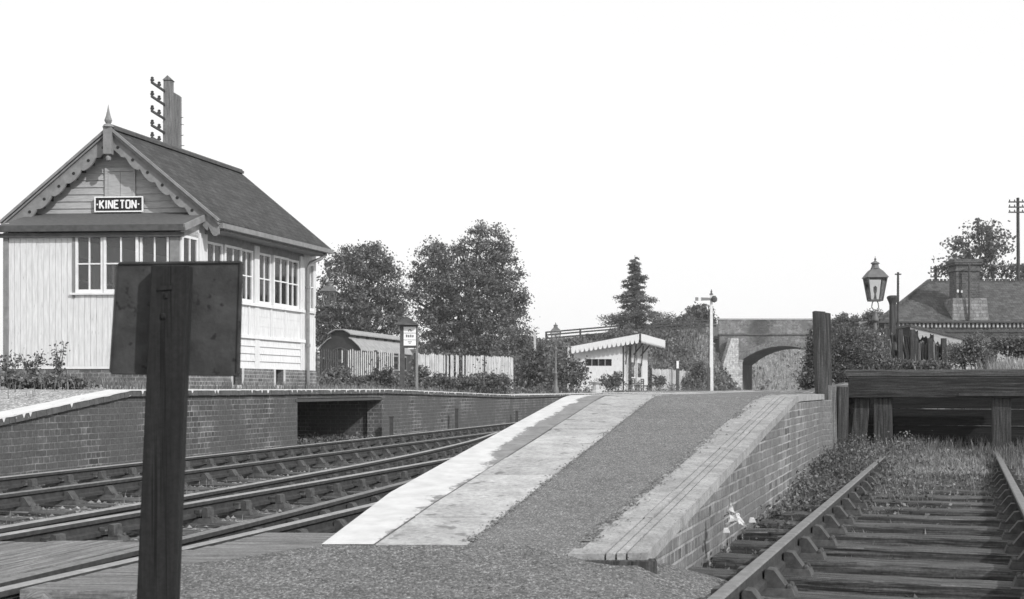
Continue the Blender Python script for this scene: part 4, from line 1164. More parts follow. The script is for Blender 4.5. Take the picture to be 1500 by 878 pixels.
def shell(pr, th=.04, a0=-.12, a1=Lc+.1):
    m = MB(); n = len(pr); rows = [[fc.p(a, z, o) for o, z in pr]+[fc.p(a, z+th, o) for o, z in pr[::-1]]+[fc.p(a, pr[0][1], pr[0][0])] for a in (a0, a1)]
    m.grid(rows); 
    for r in rows: i = len(m.v); m.v += [tuple(p) for p in r[:-1]]; m.f.append(tuple(range(i, i+len(r)-1)))
    return m
shell([(hw*1.06, ze-.04), (hw*.93, ze+.16), (hw*.6, ze+.44), (hw*.44, ze+.52)]).build('roof', 'roofpaint', cb)
shell([(-hw*1.06, ze-.04), (-hw*.93, ze+.16), (-hw*.6, ze+.44), (-hw*.44, ze+.52)]).build('roof', 'roofpaint', cb)
shell([(hw*.55, zt-.2), (hw*.45, zt-.12), (hw*.2, zt), (-hw*.2, zt), (-hw*.45, zt-.12), (-hw*.55, zt-.2)], .05, -.18).build('clerestory_roof', 'roofpaint', cb)
m = MB(); n = 9; c0 = fc.p(-.01, 0, .05)
arc = [fc.p(-.02, ze-.35+.28*math.sin(math.pi*i/n)+.15, .0-.42*math.cos(math.pi*i/n)) for i in range(n+1)]
m.tube(arc, .03, 6); m.build('end_arch', 'darktrim', cb)
for i in range(5):
    a = .5+i*1.35; m = MB(); m.fbox(fc, a, a+.75, ze-.85, ze-.12, hw-.01, hw+.012); w = m.build('window', 'trim', cb)
    g = MB(); g.fbox(fc, a+.07, a+.68, ze-.78, ze-.19, hw+.0, hw+.018); g = g.build('pane', 'dark'); g.parent = w; g.location = -Vector(cb['_w'])
for i in range(5):
    a = .9+i*1.3; m = MB(); m.fbox(fc, a, a+.35, ze+.53, zt-.21, hw*.44, hw*.47); m.build('clerestory_light', 'dark', cb)

# ------------------------------------------------------------------ picket fences
def fence(name, A, B, zb, ztA, ztB, sp, w, label, mat='paling', gaps=(), darks=(), rails=(.25, .72), jit=.04, group=None, drop=0, pointed=True, railmat='darkpale', lean=0, posts=2.4):
    A = Vector(A); B = Vector(B); L = (B-A).length; f = Fr(A, (B-A)/L)
    t = empty(name, (A.x, A.y, zb), label, 'fence', group)
    m = MB(); n = int(L/sp); md = MB()
    for i in range(n):
        a = (i+.5)*sp; k = a/L
        if any(g0 < k < g1 for g0, g1 in gaps) or random.random() < drop: continue
        zt = ztA+(ztB-ztA)*k+random.uniform(-jit, jit); l = random.uniform(-.015, .015)+lean
        tgt = md if any(g0 < k < g1 for g0, g1 in darks) else m
        P = [(a-w/2, zb), (a+w/2, zb), (a+w/2+l, zt-.06), (a+l, zt), (a-w/2+l, zt-.06)] if pointed else [(a-w/2, zb), (a+w/2, zb), (a+w/2+l, zt), (a-w/2+l, zt)]
        o = random.uniform(0, .01); tgt.extrude([f.p(x, z, o) for x, z in P], (f.n.x*.02, f.n.y*.02, 0))
    m.build('pickets', mat, t)
    if md.v: md.build('dark_pickets', 'darkpale', t)
    for r in rails:
        m = MB(); za = zb+(ztA-zb)*r; zc = zb+(ztB-zb)*r
        m.hexa([f.p(0, za, -.06), f.p(L, zc, -.06), f.p(L, zc, -.005), f.p(0, za, -.005), f.p(0, za+.09, -.06), f.p(L, zc+.09, -.06), f.p(L, zc+.09, -.005), f.p(0, za+.09, -.005)]); m.build('rail', railmat, t)
    k = 0
    while k <= L:
        m = MB(); z = ztA+(ztB-ztA)*k/L; m.fbox(f, k-.05, k+.05, zb-.1, z+.03, -.17, -.065); m.build('post', railmat, t); k += posts
    return t
fence('picket_fence', (PX(455, 47), 47), (PX(587, 53), 53), .98, PZ(510, 47), PZ(516, 53), .155, .06, 'weathered picket fence in front of the old coach body', darks=((.0, .28), (.33, .38)), jit=.05, drop=.06)
fence('picket_fence', (PX(612, 54), 54), (PX(753, 60), 60), .98, PZ(518, 54), PZ(523, 60), .125, .10, 'pale close boarded picket fence with broken gaps below the big tree', gaps=((.29, .305), (.35, .36), (.40, .44), (.455, .475)), darks=((.265, .285), (.66, .67)), jit=.035)
# poster case
D = 43; x0, x1 = PX(589.5, D), PX(611, D)
nbd = empty('notice_case', ((x0+x1)/2, D, .985), 'dark framed poster case on two posts with a small pitched roof', 'notice board')
m = MB(); m.box(PX(586, D), PX(592.5, D), D-.06, D+.06, .9, PZ(476, D)); m.build('post', 'darktrim', nbd); m = MB(); m.box(PX(609, D), PX(612.5, D), D-.04, D+.04, .9, PZ(476, D)); m.build('post', 'trim', nbd)
m = MB(); m.box(PX(589, D), PX(611, D), D-.05, D+.04, PZ(510, D), PZ(476, D)); m.build('case', 'darktrim', nbd)
m = MB(); m.extrude([(PX(578, D), D-.25, PZ(476, D)), (PX(614, D), D-.25, PZ(477, D)), (PX(611, D), D-.2, PZ(474, D)), (PX(597, D), D-.2, PZ(464, D)), (PX(583, D), D-.2, PZ(472, D))], (0, .5, 0)); m.build('roof', 'darktrim', nbd)
m = MB()
for ya, yb in ((479, 488), (488.7, 498), (498.7, 506.5)): m.box(PX(591.5, D), PX(609.5, D), D-.062, D-.052, PZ(yb, D), PZ(ya, D))
ps = m.build('poster', 'letter', nbd)
m = MB()
for (xa_, xb_, ya, yb) in ((599, 602, 482.5, 484), (598, 599.3, 484, 486), (601.7, 603, 484, 486), (595, 597, 490.5, 494.5), (598, 600, 491, 494.5), (601, 603, 490.5, 494.5), (604, 606, 491, 494.5), (597.5, 603.5, 500.5, 501.6), (599, 602, 502.6, 503.6)):
    m.box(PX(xa_, D), PX(xb_, D), D-.066, D-.061, PZ(yb, D), PZ(ya, D))
k = m.build('printing', 'ink'); k.parent = ps; k.location = -Vector(nbd['_w'])

# ------------------------------------------------------------------ platform lamp among the left bushes
def post_lamp(x, ybase, ytip, yfoot, D, w, label, zb=None, ladder=True):
    c = W(x, yfoot, D); t = empty('gas_lamp', (c.x, c.y, zb), label, 'lamp')
    h = (PZ(ytip, D)-c.z)/1.04
    lantern(t, tuple(c), w, h)
    m = MB(); s = w/.45; H = c.z-zb
    m.lathe((c.x, c.y, zb), [(.13*s, 0), (.13*s, .25), (.085*s, .32), (.07*s, .9), (.09*s, .93), (.05*s, 1.0), (.038*s, H-.42), (.085*s, H-.38), (.085*s, H-.33), (.05*s, H-.28), (.05*s, H-.22), (.02*s, H-.2)], 12)
    if ladder: m.bar((c.x-.28*s, c.y, c.z-.42), (c.x+.28*s, c.y, c.z-.42), .03)
    m.build('lamp_post', 'lampmetal', t, smooth=True)
    m = MB()
    for q in (-1, 1):
        m.tube([(c.x+q*.02*s, c.y, c.z-.2), (c.x+q*.085*s, c.y, c.z-.13), (c.x+q*.07*s, c.y, c.z-.05), (c.x+q*.03*s, c.y, c.z)], .012*s, 6)
    m.build('cradle', 'lampmetal', t)
    return t
post_lamp(814, 560, 472, 500.5, 60, .47, 'gas lamp on a slim post among the bushes left of the shelter', zb=.98)
post_lamp(1282, 545, 375, 440, 24, .345, 'large clear glass gas lamp rising above the bushes beside the buffer stop', zb=1.13, ladder=False)

# ------------------------------------------------------------------ waiting shelter
n14 = Vector((math.cos(R(14)), -math.sin(R(14)))); t14 = Vector((math.sin(R(14)), math.cos(R(14))))
D = 80; kx = D/F; cx = PX(936, D); fa = Fr((cx, D), t14, n14)      # a along the platform, o towards the tracks
fe = Fr((cx, D), (-1, .0), (0, -1))                                 # end face, a to the left
sh = empty('waiting_shelter', (cx-1, D+2, .98), 'cream boarded platform waiting shelter with a scalloped canopy before the embankment', 'shelter')
zf = PZ(489.5, D); zbk = PZ(508, D); LS = 11.5; WS = (936-836)*kx
# roof slab: high at the front, low at the back
def shp(a, o, z): q = Vector((cx, D))+t14*a+Vector((-1, 0))*o; return (q.x, q.y, z)
m = MB(); m.hexa([shp(-.1, -.1, zf-.02), shp(LS, -.1, zf-.02), shp(LS, WS+.1, zbk-.02), shp(-.1, WS+.1, zbk-.02), shp(-.1, -.1, zf+.05), shp(LS, -.1, zf+.05), shp(LS, WS+.1, zbk+.05), shp(-.1, WS+.1, zbk+.05)]); m.build('roof', 'felt', sh)
m = MB(); n = 15; pts = []
for i in range(n):
    a0, a1 = WS*i/n, WS*(i+1)/n; z0 = zf+(zbk-zf)*(a0/WS); z1 = zf+(zbk-zf)*(a1/WS); hgt = .55-.12*(i/n)
    pts = [(a0, z0), (a1, z1), (a1, z1-hgt*.55), ((a0*.2+a1*.8), z1-hgt*.95), ((a0*.55+a1*.45), (z0+z1)/2-hgt*1.05), ((a0*.85+a1*.15), z0-hgt*.95), (a0, z0-hgt*.55)]
    m.extrude([fe.p(a, z, .12) for a, z in pts], (0, .04, 0))
m.build('valance', 'cream', sh)
m = MB(); n = 36
for i in range(n):
    a0, a1 = LS*i/n, LS*(i+1)/n; z0 = z1 = zf+.02
    pts = [(a0, z0), (a1, z1), (a1, z1-.42), ((a0+a1)/2, z0-.58), (a0, z0-.42)]
    m.extrude([fa.p(a, z, .12) for a, z in pts], (n14.x*.04, n14.y*.04, 0))
m.build('front_valance', 'cream', sh)
WX = (936-912)*kx
m = MB(); zw = lambda o: zf+(zbk-zf)*(o/WS)-.05
a0, a1 = WX, WS-.1; s0, s1 = (936-894)*kx, (936-855)*kx
def ew(a_, b_, za, zb_fn): m.hexa([shp(.5, a_, .9), shp(.5, b_, .9), shp(.58, b_, .9), shp(.58, a_, .9), shp(.5, a_, za(a_)), shp(.5, b_, za(b_)), shp(.58, b_, za(b_)), shp(.58, a_, za(a_))])
slit0, slit1 = PZ(536, D), PZ(526, D)
ew(a0, a1, lambda o: slit0, None)
for p, q in ((a0, s0), (s1, a1)): m.hexa([shp(.5, p, slit0), shp(.5, q, slit0), shp(.58, q, slit0), shp(.58, p, slit0), shp(.5, p, slit1), shp(.5, q, slit1), shp(.58, q, slit1), shp(.58, p, slit1)])
m.hexa([shp(.5, a0, slit1), shp(.5, a1, slit1), shp(.58, a1, slit1), shp(.58, a0, slit1), shp(.5, a0, zw(a0)), shp(.5, a1, zw(a1)), shp(.58, a1, zw(a1)), shp(.58, a0, zw(a0))])
m.build('end_wall', 'cream', sh)
m = MB(); m.hexa([shp(.64, s0, slit0), shp(.64, s1, slit0), shp(.68, s1, slit0), shp(.68, s0, slit0), shp(.64, s0, slit1), shp(.64, s1, slit1), shp(.68, s1, slit1), shp(.68, s0, slit1)]); m.build('slit_window', 'dark', sh)
m = MB()
for q in (1, 2, 3): o = s0+(s1-s0)*q/4; m.hexa([shp(.5, o-.03, slit0), shp(.5, o+.03, slit0), shp(.54, o+.03, slit0), shp(.54, o-.03, slit0), shp(.5, o-.03, slit1), shp(.5, o+.03, slit1), shp(.54, o+.03, slit1), shp(.54, o-.03, slit1)])
m.build('window_bar', 'trim', sh)
# front wall bays: boarded bays, dark opening, windows, seats
for i, (p, q, kind) in enumerate(((.5, 1.2, 'w'), (1.2, 3.2, 'o'), (3.2, 5.4, 'w'), (5.4, 6.2, 'o'), (6.2, 8.6, 'w'), (8.6, 11, 'b'))):
    if kind == 'o': continue
    m = MB()
    def fw(a_, b_, z0, z1): m.hexa([shp(a_, WX+.0, z0), shp(b_, WX, z0), shp(b_, WX+.08, z0), shp(a_, WX+.08, z0), shp(a_, WX, z1), shp(b_, WX, z1), shp(b_, WX+.08, z1), shp(a_, WX+.08, z1)])
    if kind == 'w': fw(p, q, .9, 1.95); fw(p, q, 2.9, zw(WX)); fw(p, p+.12, 1.95, 2.9); fw(q-.12, q, 1.95, 2.9)
    else: fw(p, q, .9, zw(WX))
    m.build('front_panel', 'cream', sh)
m = MB(); m.hexa([shp(.6, WS-.2, .9), shp(LS-.5, WS-.2, .9), shp(LS-.5, WS-.1, .9), shp(.6, WS-.1, .9), shp(.6, WS-.2, zw(WS)), shp(LS-.5, WS-.2, zw(WS)), shp(LS-.5, WS-.1, zw(WS)), shp(.6, WS-.1, zw(WS))]); m.build('back_wall', 'inner', sh)
for a_ in (.7, 4.2, 7.4):
    m = MB(); q0 = shp(a_, WX-.05, 3.4); q1 = shp(a_, .25, zf-.3); m.bar(q0, q1, .09); m.bar(shp(a_, WX-.08, 2.7), shp(a_, .8, zf-.5), .08); m.build('canopy_bracket', 'darktrim', sh)
m = MB(); m.bar(shp(1.25, WX-.06, .95), shp(1.25, WX-.06, 3.9), .17); m.build('pillar', 'concrete', sh)
m = MB(); m.bar(shp(2.7, WX-.06, .95), shp(2.7, WX-.06, 3.9), .15); m.build('pillar', 'darktrim', sh)
for a_, lab in ((1.7, 'slatted platform bench at the near end of the shelter front'), (5.6, 'slatted platform bench farther along the shelter front')):
    b = Vector(shp(a_+.7, WX-.5, .98)); t = empty('bench', tuple(b), lab, 'bench')
    m = MB()
    for k in range(4): m.bar(shp(a_, WX-.75+k*.11, 1.42), shp(a_+1.5, WX-.75+k*.11, 1.42), .09, .03)
    m.build('seat', 'darktrim', t)
    m = MB()
    for k in range(3): m.bar(shp(a_, WX-.30, 1.55+k*.13), shp(a_+1.5, WX-.30, 1.55+k*.13), .03, .09)
    m.build('backrest', 'darktrim', t)
    for e in (.15, 1.35):
        m = MB(); m.bar(shp(a_+e, WX-.72, .97), shp(a_+e, WX-.7, 1.4), .05); m.bar(shp(a_+e, WX-.32, .97), shp(a_+e, WX-.29, 1.85), .05); m.bar(shp(a_+e, WX-.72, 1.36), shp(a_+e, WX-.3, 1.36), .05); m.build('leg', 'iron', t)

# bits near the shelter
def stick(x, y0, y1, D, w, mat, name, label, cat, zb=.95):
    m = MB(); X = PX(x, D); z1 = PZ(y0, D); z0 = PZ(y1, D) if y1 else zb
    m.hexa([(X-w/2, D-w/2, z0), (X+w/2, D-w/2, z0), (X+w/2, D+w/2, z0), (X-w/2, D+w/2, z0), (X-w*.45+.0, D-w*.45, z1-.03), (X+w*.45, D-w*.45, z1-.03), (X+w*.45, D+w*.45, z1-.03), (X-w*.45, D+w*.45, z1-.03)])
    m.lathe((X, D, z1-.03), [(w*.64, 0), (w*.66, .02), (.005, .06)], 4, math.pi/4)
    return m.thing(name, mat, label, cat)
stick(833, 510, None, 70, .14, 'concrete', 'post', 'slim pale post beside the left end of the shelter canopy', 'post')
stick(783.5, 487, None, 66, .13, 'concrete', 'post', 'slim white post standing in the bushes left of the gas lamp', 'post')
m = MB(); X = PX(873, 68); m.lathe((X, 68, .95), [(.3, 0), (.3, .1), (.2, .15), (.17, .45), (.3, .55), (.33, .6), (.2, .62)], 8); m.thing('stone_planter', 'concrete', 'small pale pedestal planter in front of the shelter end wall', 'planter')
fence('picket_fence', (PX(955, 92), 92), (PX(1012, 97), 97), .95, PZ(540, 92), PZ(543, 97), .2, .15, 'short grey picket fence between the shelter and the signal post', jit=.05)
t = empty('platform_sign', (PX(992, 88), 88, .98), 'dark post with a small pale plate in front of the short grey fence', 'sign')
m = MB(); m.box(PX(990, 88), PX(994.5, 88), 87.9, 88.1, .9, PZ(527, 88)); m.build('post', 'darktrim', t)
m = MB(); m.box(PX(990.6, 88), PX(994, 88), 87.86, 87.9, PZ(540, 88), PZ(529, 88)); m.build('plate', 'letter', t)
# semaphore signal
D = 92; X = PX(1042, D); zt = PZ(430, D); t = empty('semaphore_signal', (X, D, .98), 'tall white semaphore signal post with its arm pointing left beside the bridge', 'signal')
m = MB(); m.hexa([(X-.13, D-.13, .9), (X+.13, D-.13, .9), (X+.13, D+.13, .9), (X-.13, D+.13, .9), (X-.08, D-.08, zt-.1), (X+.08, D-.08, zt-.1), (X+.08, D+.08, zt-.1), (X-.08, D+.08, zt-.1)])
m.build('post', 'frame', t); m = MB(); m.lathe((X, D, zt-.1), [(.14, 0), (.12, .08), (.04, .12), (.07, .2), (.01, .4)], 8); m.build('finial', 'darktrim', t)
za = PZ(438.5, D); m = MB(); m.extrude([(PX(1018, D), D-.15, za-.13), (PX(1018, D), D-.15, za+.13), (X+.1, D-.15, za+.09), (X+.1, D-.15, za-.09)], (0, .03, 0)); a = m.build('arm', 'trim', t)
m = MB(); m.extrude([(PX(1022.5, D), D-.153, za-.128), (PX(1022.5, D), D-.153, za+.128), (PX(1026.5, D), D-.153, za+.12), (PX(1026.5, D), D-.153, za-.12)], (0, .036, 0)); k = m.build('stripe', 'frame'); k.parent = a; k.location = -Vector(t['_w'])
m = MB(); m.lathe((X+.18, D-.15, za-.25), [(.02, 0), (.2, .1), (.22, .3), (.1, .48)], 8); m.build('spectacle', 'darktrim', t)
m = MB(); m.box(X-.28, X-.1, D-.2, D+.1, 1.0, 2.7); m.build('weight_lever', 'darktrim', t)
m = MB()
for q in (-.14, .14): m.bar((X+q, D+.25, .95), (X+q, D+.15, zt-.9), .03)
for k in range(20): m.bar((X-.14, D+.25-.005*k, 1.2+k*.27), (X+.14, D+.25-.005*k, 1.2+k*.27), .02)
m.build('ladder', 'iron', t)
# ------------------------------------------------------------------ road bridge
DB = 110; kb = DB/F
bx = lambda x: PX(x, DB); bz = lambda y: PZ(y, DB)
br = empty('road_bridge', (bx(1148), DB, -.1), 'brick road bridge with a single flat arch over the running lines', 'bridge')
xl_, xr_, zsp, zc = bx(1080), bx(1216), bz(533), bz(507)
xc = (xl_+xr_)/2; hw = (xr_-xl_)/2; rise = zc-zsp; Rr = (hw*hw+rise*rise)/(2*rise)
def arc(n, r_add=0):
    out = []; th = math.asin(hw/Rr)
    for i in range(n+1):
        a = -th+2*th*i/n; out.append((xc+(Rr+r_add)*math.sin(a), zc-Rr+(Rr+r_add)*math.cos(a)))
    return out
A = arc(20); B = arc(20, .42); zstr = bz(491.5); Lft, Rgt = bx(1054), bx(1270)
SK = 2.6; m = MB()
prof = [(Lft, -.2), (xl_, -.2)]+A+[(xr_, -.2), (Rgt, -.2), (Rgt, zstr), (Lft, zstr)]
for i in range(20):
    m.hexa([(A[i][0], DB, A[i][1]), (A[i+1][0], DB, A[i+1][1]), (A[i+1][0]+SK, DB+7.5, A[i+1][1]), (A[i][0]+SK, DB+7.5, A[i][1]), (A[i][0], DB, zstr), (A[i+1][0], DB, zstr), (A[i+1][0]+SK, DB+7.5, zstr), (A[i][0]+SK, DB+7.5, zstr)])
for a_, b_, p_, q_ in ((Lft, xl_, 0, SK), (xr_, Rgt, SK, 0)): m.hexa([(a_, DB, -.2), (b_, DB, -.2), (b_+q_, DB+7.5, -.2), (a_+p_, DB+7.5, -.2), (a_, DB, zstr), (b_, DB, zstr), (b_+q_, DB+7.5, zstr), (a_+p_, DB+7.5, zstr)])
m.build('arch_wall', 'brick_bridge', br)
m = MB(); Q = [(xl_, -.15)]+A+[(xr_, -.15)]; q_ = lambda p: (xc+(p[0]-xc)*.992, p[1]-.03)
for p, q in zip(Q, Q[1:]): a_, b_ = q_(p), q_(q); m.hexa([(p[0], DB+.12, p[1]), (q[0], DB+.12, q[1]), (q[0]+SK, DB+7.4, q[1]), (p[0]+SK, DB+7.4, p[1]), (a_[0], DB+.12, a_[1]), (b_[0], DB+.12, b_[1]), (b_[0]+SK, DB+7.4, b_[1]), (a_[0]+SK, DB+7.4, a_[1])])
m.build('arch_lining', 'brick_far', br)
m = MB()
for i in range(20): m.hexa([(A[i][0], DB-.05, A[i][1]-.004), (A[i+1][0], DB-.05, A[i+1][1]-.004), (A[i+1][0], DB+.1, A[i+1][1]-.004), (A[i][0], DB+.1, A[i][1]-.004), (B[i][0], DB-.05, B[i][1]), (B[i+1][0], DB-.05, B[i+1][1]), (B[i+1][0], DB+.1, B[i+1][1]), (B[i][0], DB+.1, B[i][1])])
m.build('arch_ring', 'brick_base', br)
m = MB(); m.box(Lft-.1, Rgt, DB-.08, DB+.4, zstr, zstr+.12); m.build('string_course', 'stack', br)
m = MB(); m.box(Lft-.1, Rgt, DB-.005, DB+.38, zstr+.12, bz(468.5)); m.build('parapet', 'brick_bridge', br); m = MB(); m.box(Lft-.1, Rgt, DB+7.1, DB+7.5, zstr, bz(468.5)); m.build('parapet', 'brick_bridge', br)
m = MB(); m.box(Lft-.15, Rgt, DB-.05, DB+.43, bz(468.5), bz(466.5)); m.build('parapet_coping', 'concrete', br)
m = MB(); m.box(bx(1078.5), bx(1086.5), DB-.35, DB-.002, -.2, bz(530)); m.box(bx(1077.5), bx(1087.5), DB-.4, DB-.003, bz(530), bz(527.5)); m.build('pilaster', 'stone_wall', br)
m = MB(); m.extrude([(bx(1050)-1, DB-3, -.2), (bx(1081), DB-.3, -.2), (bx(1081), DB-.3, bz(496)), (bx(1069), DB-.9, bz(496))], (-.2, .4, 0)); m.build('wing_wall', 'stone_wall', br)
m = MB(); m.box(Lft-.2, Rgt+10, DB+.4, DB+7.1, zstr-.3, zstr+.02); struct(m, 'road', 'bank')

# ------------------------------------------------------------------ banks and cutting
def zroad(x): return clampi(x, [(-60, 1.6), (-20, 4.2), (1.5, 4.95), (9, 5.6), (17, 6.15), (40, 6.1)])
def zemb(x, y):
    t = zroad(x)
    if y < 111: k = max(0, 1-(111-y)/12.5)
    elif y > 118: k = max(0, 1-(y-118)/12)
    else: k = 1
    k = k*k*(3-2*k)*.35+k*.65
    e = 0 if x < 16.5 else min(1, (x-16.5)/1.9)           # falls away behind the wing wall
    zz = .9+(t-.9)*k
    return zz*(1-e)+(-.2)*e+.14*nz(x, y, .5)*(1-e)+.07*nz(x, y, 1.7)*(1-e)
m = MB(); m.grid([[(x, y, zemb(x, y)) for x in fr(-60, 18.6, .65)] for y in fr(97, 131, .6)])
struct(m, 'embankment', 'bank', smooth=True)
xcut = lambda y: 22.5+(y-110)*.27+.004*(y-110)**2
def zcut(x, y):
    d = abs(x-xcut(y))-4.6; k = min(1, (y-116)/6)
    return -.1+max(0, min(clampi(x, [(17, 4.6), (22, 7.5)]), d*.62))*max(0, k)+(.2*nz(x, y, .3)+.1*nz(x, y, 1))*(1 if d > 0 else .1)
m = MB(); m.grid([[(x, y, zcut(x, y)) for x in fr(5, 130, 1.2)] for y in fr(117.8, 260, 1.6)]); struct(m, 'cutting_bank', 'bank', smooth=True)
# rough growth on the banks
def scatter_leaf(name, n, f, size, mat, label, up=.3, asp=.6, cl=7, sp=.25, cat=None):
    P = []
    for _ in range(n):
        x, y, z = f(); h = random.uniform(.05, 1)
        P.append(np.array([x, y, z])+rng.normal(size=(cl, 3))*[sp, sp, sp*.5]+[0, 0, sp*.7])
    o = quadsmesh(name, leaves_at(np.concatenate(P), size, up, asp), mat); tag(o, label, cat or name.replace('_', ' '), kind='stuff'); return o
def fe_():
    while True:
        x = random.uniform(-3, 18.3); y = random.uniform(97.5, 112); 
        if nz(x, y, .35, 4)+.25 > random.random()*.6: return x, y, zemb(x, y)
scatter_leaf('embankment_scrub', 1700, fe_, .3, 'leaf_bush', 'scrub growing over the road embankment')
def feg():
    x = random.uniform(-8, 18.3); y = random.uniform(97.5, 118); return x, y, zemb(x, y)
P = np.array([feg() for _ in range(15000)]); o = quadsmesh('embankment_grass', blades(P, .42, .035), 'grass'); tag(o, 'long grass on the road embankment', 'grass', kind='stuff')
def fcb():
    y = random.uniform(118, 240); x = xcut(y)+random.choice((-1, -1, 1))*random.uniform(4.6, 22); return x, y, zcut(x, y)
P = np.array([fcb() for _ in range(14000)]); o = quadsmesh('cutting_grass', blades(P, .6, .06), 'drygrass'); tag(o, 'sunlit grass on the cutting beyond the arch', 'grass', kind='stuff')
scatter_leaf('cutting_scrub', 1100, fcb, .35, 'leaf_pale', 'scrub on the cutting beyond the arch')

def rail_fence(name, pts, h, label, posts=2.9, w=.16, group=None, rails=(.45, .72, .95)):
    t = empty(name, pts[0], label, 'fence', group); 
    for A, B in zip(pts, pts[1:]):
        A = Vector(A); B = Vector(B); n = max(1, int((B-A).length/posts))
        for i in range(n): p = A.lerp(B, i/n); m = MB(); m.box(p.x-w/2, p.x+w/2, p.y-w/2, p.y+w/2, p.z-.3, p.z+h); m.build('post', 'sleeper_end', t)
        for k in rails: m = MB(); m.bar(A+Vector((0, -w*.6, h*k)), B+Vector((0, -w*.6, h*k)), .05, .13); m.build('rail', 'sleeper_end', t)
    return t
Z = lambda x: zroad(PX(x, 111))
rail_fence('rail_fence', [(PX(x, 111), 111, zroad(PX(x, 111))-.05) for x in (800, 850, 908)], 1.05, 'open post and rail fence on the embankment left of the fir')
rail_fence('rail_fence', [(PX(x, 111), 111, zroad(PX(x, 111))-.05) for x in (955, 1000, 1049)], 1.05, 'open post and rail fence between the fir and the bridge parapet')

# ------------------------------------------------------------------ trees on the left and middle
tree('broadleaf_tree', [(530, 383, 42, 22), (503, 408, 34, 34), (555, 412, 32, 30), (495, 455, 38, 38), (545, 455, 44, 34), (520, 500, 55, 34), (583, 475, 22, 34), (478, 470, 24, 55), (572, 440, 18, 20), (545, 368, 14, 10), (578, 395, 9, 10), (512, 375, 16, 10), (590, 430, 8, 10)],
     98, (528, 560), 'broad spreading tree just right of the signal box', clumps=780, per=46, cr=.5, leaf=.19, base_z=.9, depth=.9)
tree('broadleaf_tree', [(652, 392, 44, 36), (712, 372, 34, 44), (736, 405, 28, 34), (735, 440, 32, 40), (690, 425, 45, 40), (636, 440, 36, 40), (640, 485, 38, 34), (700, 475, 58, 40), (752, 462, 18, 30), (690, 515, 62, 26), (612, 405, 14, 16), (705, 338, 12, 12), (738, 372, 14, 12), (765, 440, 9, 12), (640, 362, 14, 12), (600, 428, 10, 10), (675, 362, 14, 12)],
     104, (690, 565), 'tallest dark tree standing behind the pale broken fence', clumps=1180, per=46, cr=.5, leaf=.19, base_z=.9, trunk_r=.45, depth=.9)
tree('small_tree', [(760, 505, 24, 28), (742, 520, 20, 22), (778, 520, 12, 20)], 96, (760, 565), 'small rounded tree at the right foot of the tall dark tree', clumps=260, per=36, cr=.4, leaf=.17, base_z=.9, trunk_r=.14)
tree('small_tree', [(1024, 462, 18, 14), (1012, 472, 14, 10), (1036, 470, 10, 10)], 122, (1024, 485), 'round topped tree on the embankment right beside the signal', clumps=300, per=22, cr=.35, leaf=.22, base_z=5.4, trunk_r=.12, mat='leaf_bush')
def P_(lst): return lst
bush('hedge', [(985, 478, 26, 13), (1005, 472, 14, 10), (965, 485, 14, 8), (1035, 482, 14, 8)], 119, 'hedge behind the fence between the fir and the bridge', n=5000, leaf=.2, base_z=5.4, shoots=10, cr=.4)
bush('hedge', [(905, 496, 20, 7), (930, 494, 22, 9)], 109, 'low hedge under the fir at the top of the embankment', n=4000, leaf=.2, base_z=5.0, shoots=8, cr=.35)
bush('hedge', [(640, 540, 50, 22), (560, 535, 40, 24), (700, 545, 50, 20), (500, 540, 30, 25), (770, 545, 40, 26)], 80, 'dark hedge behind the pale broken fence', n=14000, leaf=.16, base_z=.9, shoots=20, cr=.4, depth=.6)
# the fir
D = 118; kf = D/F; b = W(930, 492, D); t = empty('fir_tree', tuple(b), 'single tall fir with drooping tiered branches on the embankment', 'fir tree')
H = PZ(374, D)-b.z; tr = MB(); tr.tube([b, b+Vector((0.05, 0, H*.5)), b+Vector((0, 0, H))], [.2, .12, .02], 7)
pts = []
prof = [(0, .10), (.10, .38), (.2, .36), (.3, .72), (.42, .66), (.52, 1.0), (.62, 1.0), (.72, 1.55), (.82, 1.25), (.93, 1.6), (1, 1.3)]
i = 0; hh = .02
for i in range(118):
    hh = .03+.93*(i/118)**.85+random.uniform(-.012, .012)
    r = clampi(hh, prof)*1.8*(1+.35*math.sin(hh*31)); a = i*2.4+random.uniform(-.5, .5); L = max(.15, r*random.uniform(.45, 1.3)); z0 = b.z+H*(1-hh)
    sg = random.uniform(.12, .38)
    p0 = Vector((b.x, b.y, z0)); p1 = p0+Vector((math.cos(a)*L, math.sin(a)*L, -L*sg)); pm = p0.lerp(p1, .55)+Vector((0, 0, -.10*L)); tr.tube([p0, pm, p1+Vector((0, 0, .10*L))], [.04, .025, .008], 5)
    k = int(40+L*135); tt = (rng.random((k, 1))**.7); q = np.array(p0)*(1-tt)**2+2*np.array(pm)*tt*(1-tt)+np.array(p1)*tt**2
    pts.append(q+rng.normal(size=(k, 3))*np.array([.14, .14, .08])*(.5+L*.35)+[0, 0, -.05])
tr.build('trunk', 'bark', t, smooth=True); quadsmesh('needles', leaves_at(np.concatenate(pts), .16, .1, .45), 'leaf_fir', t)

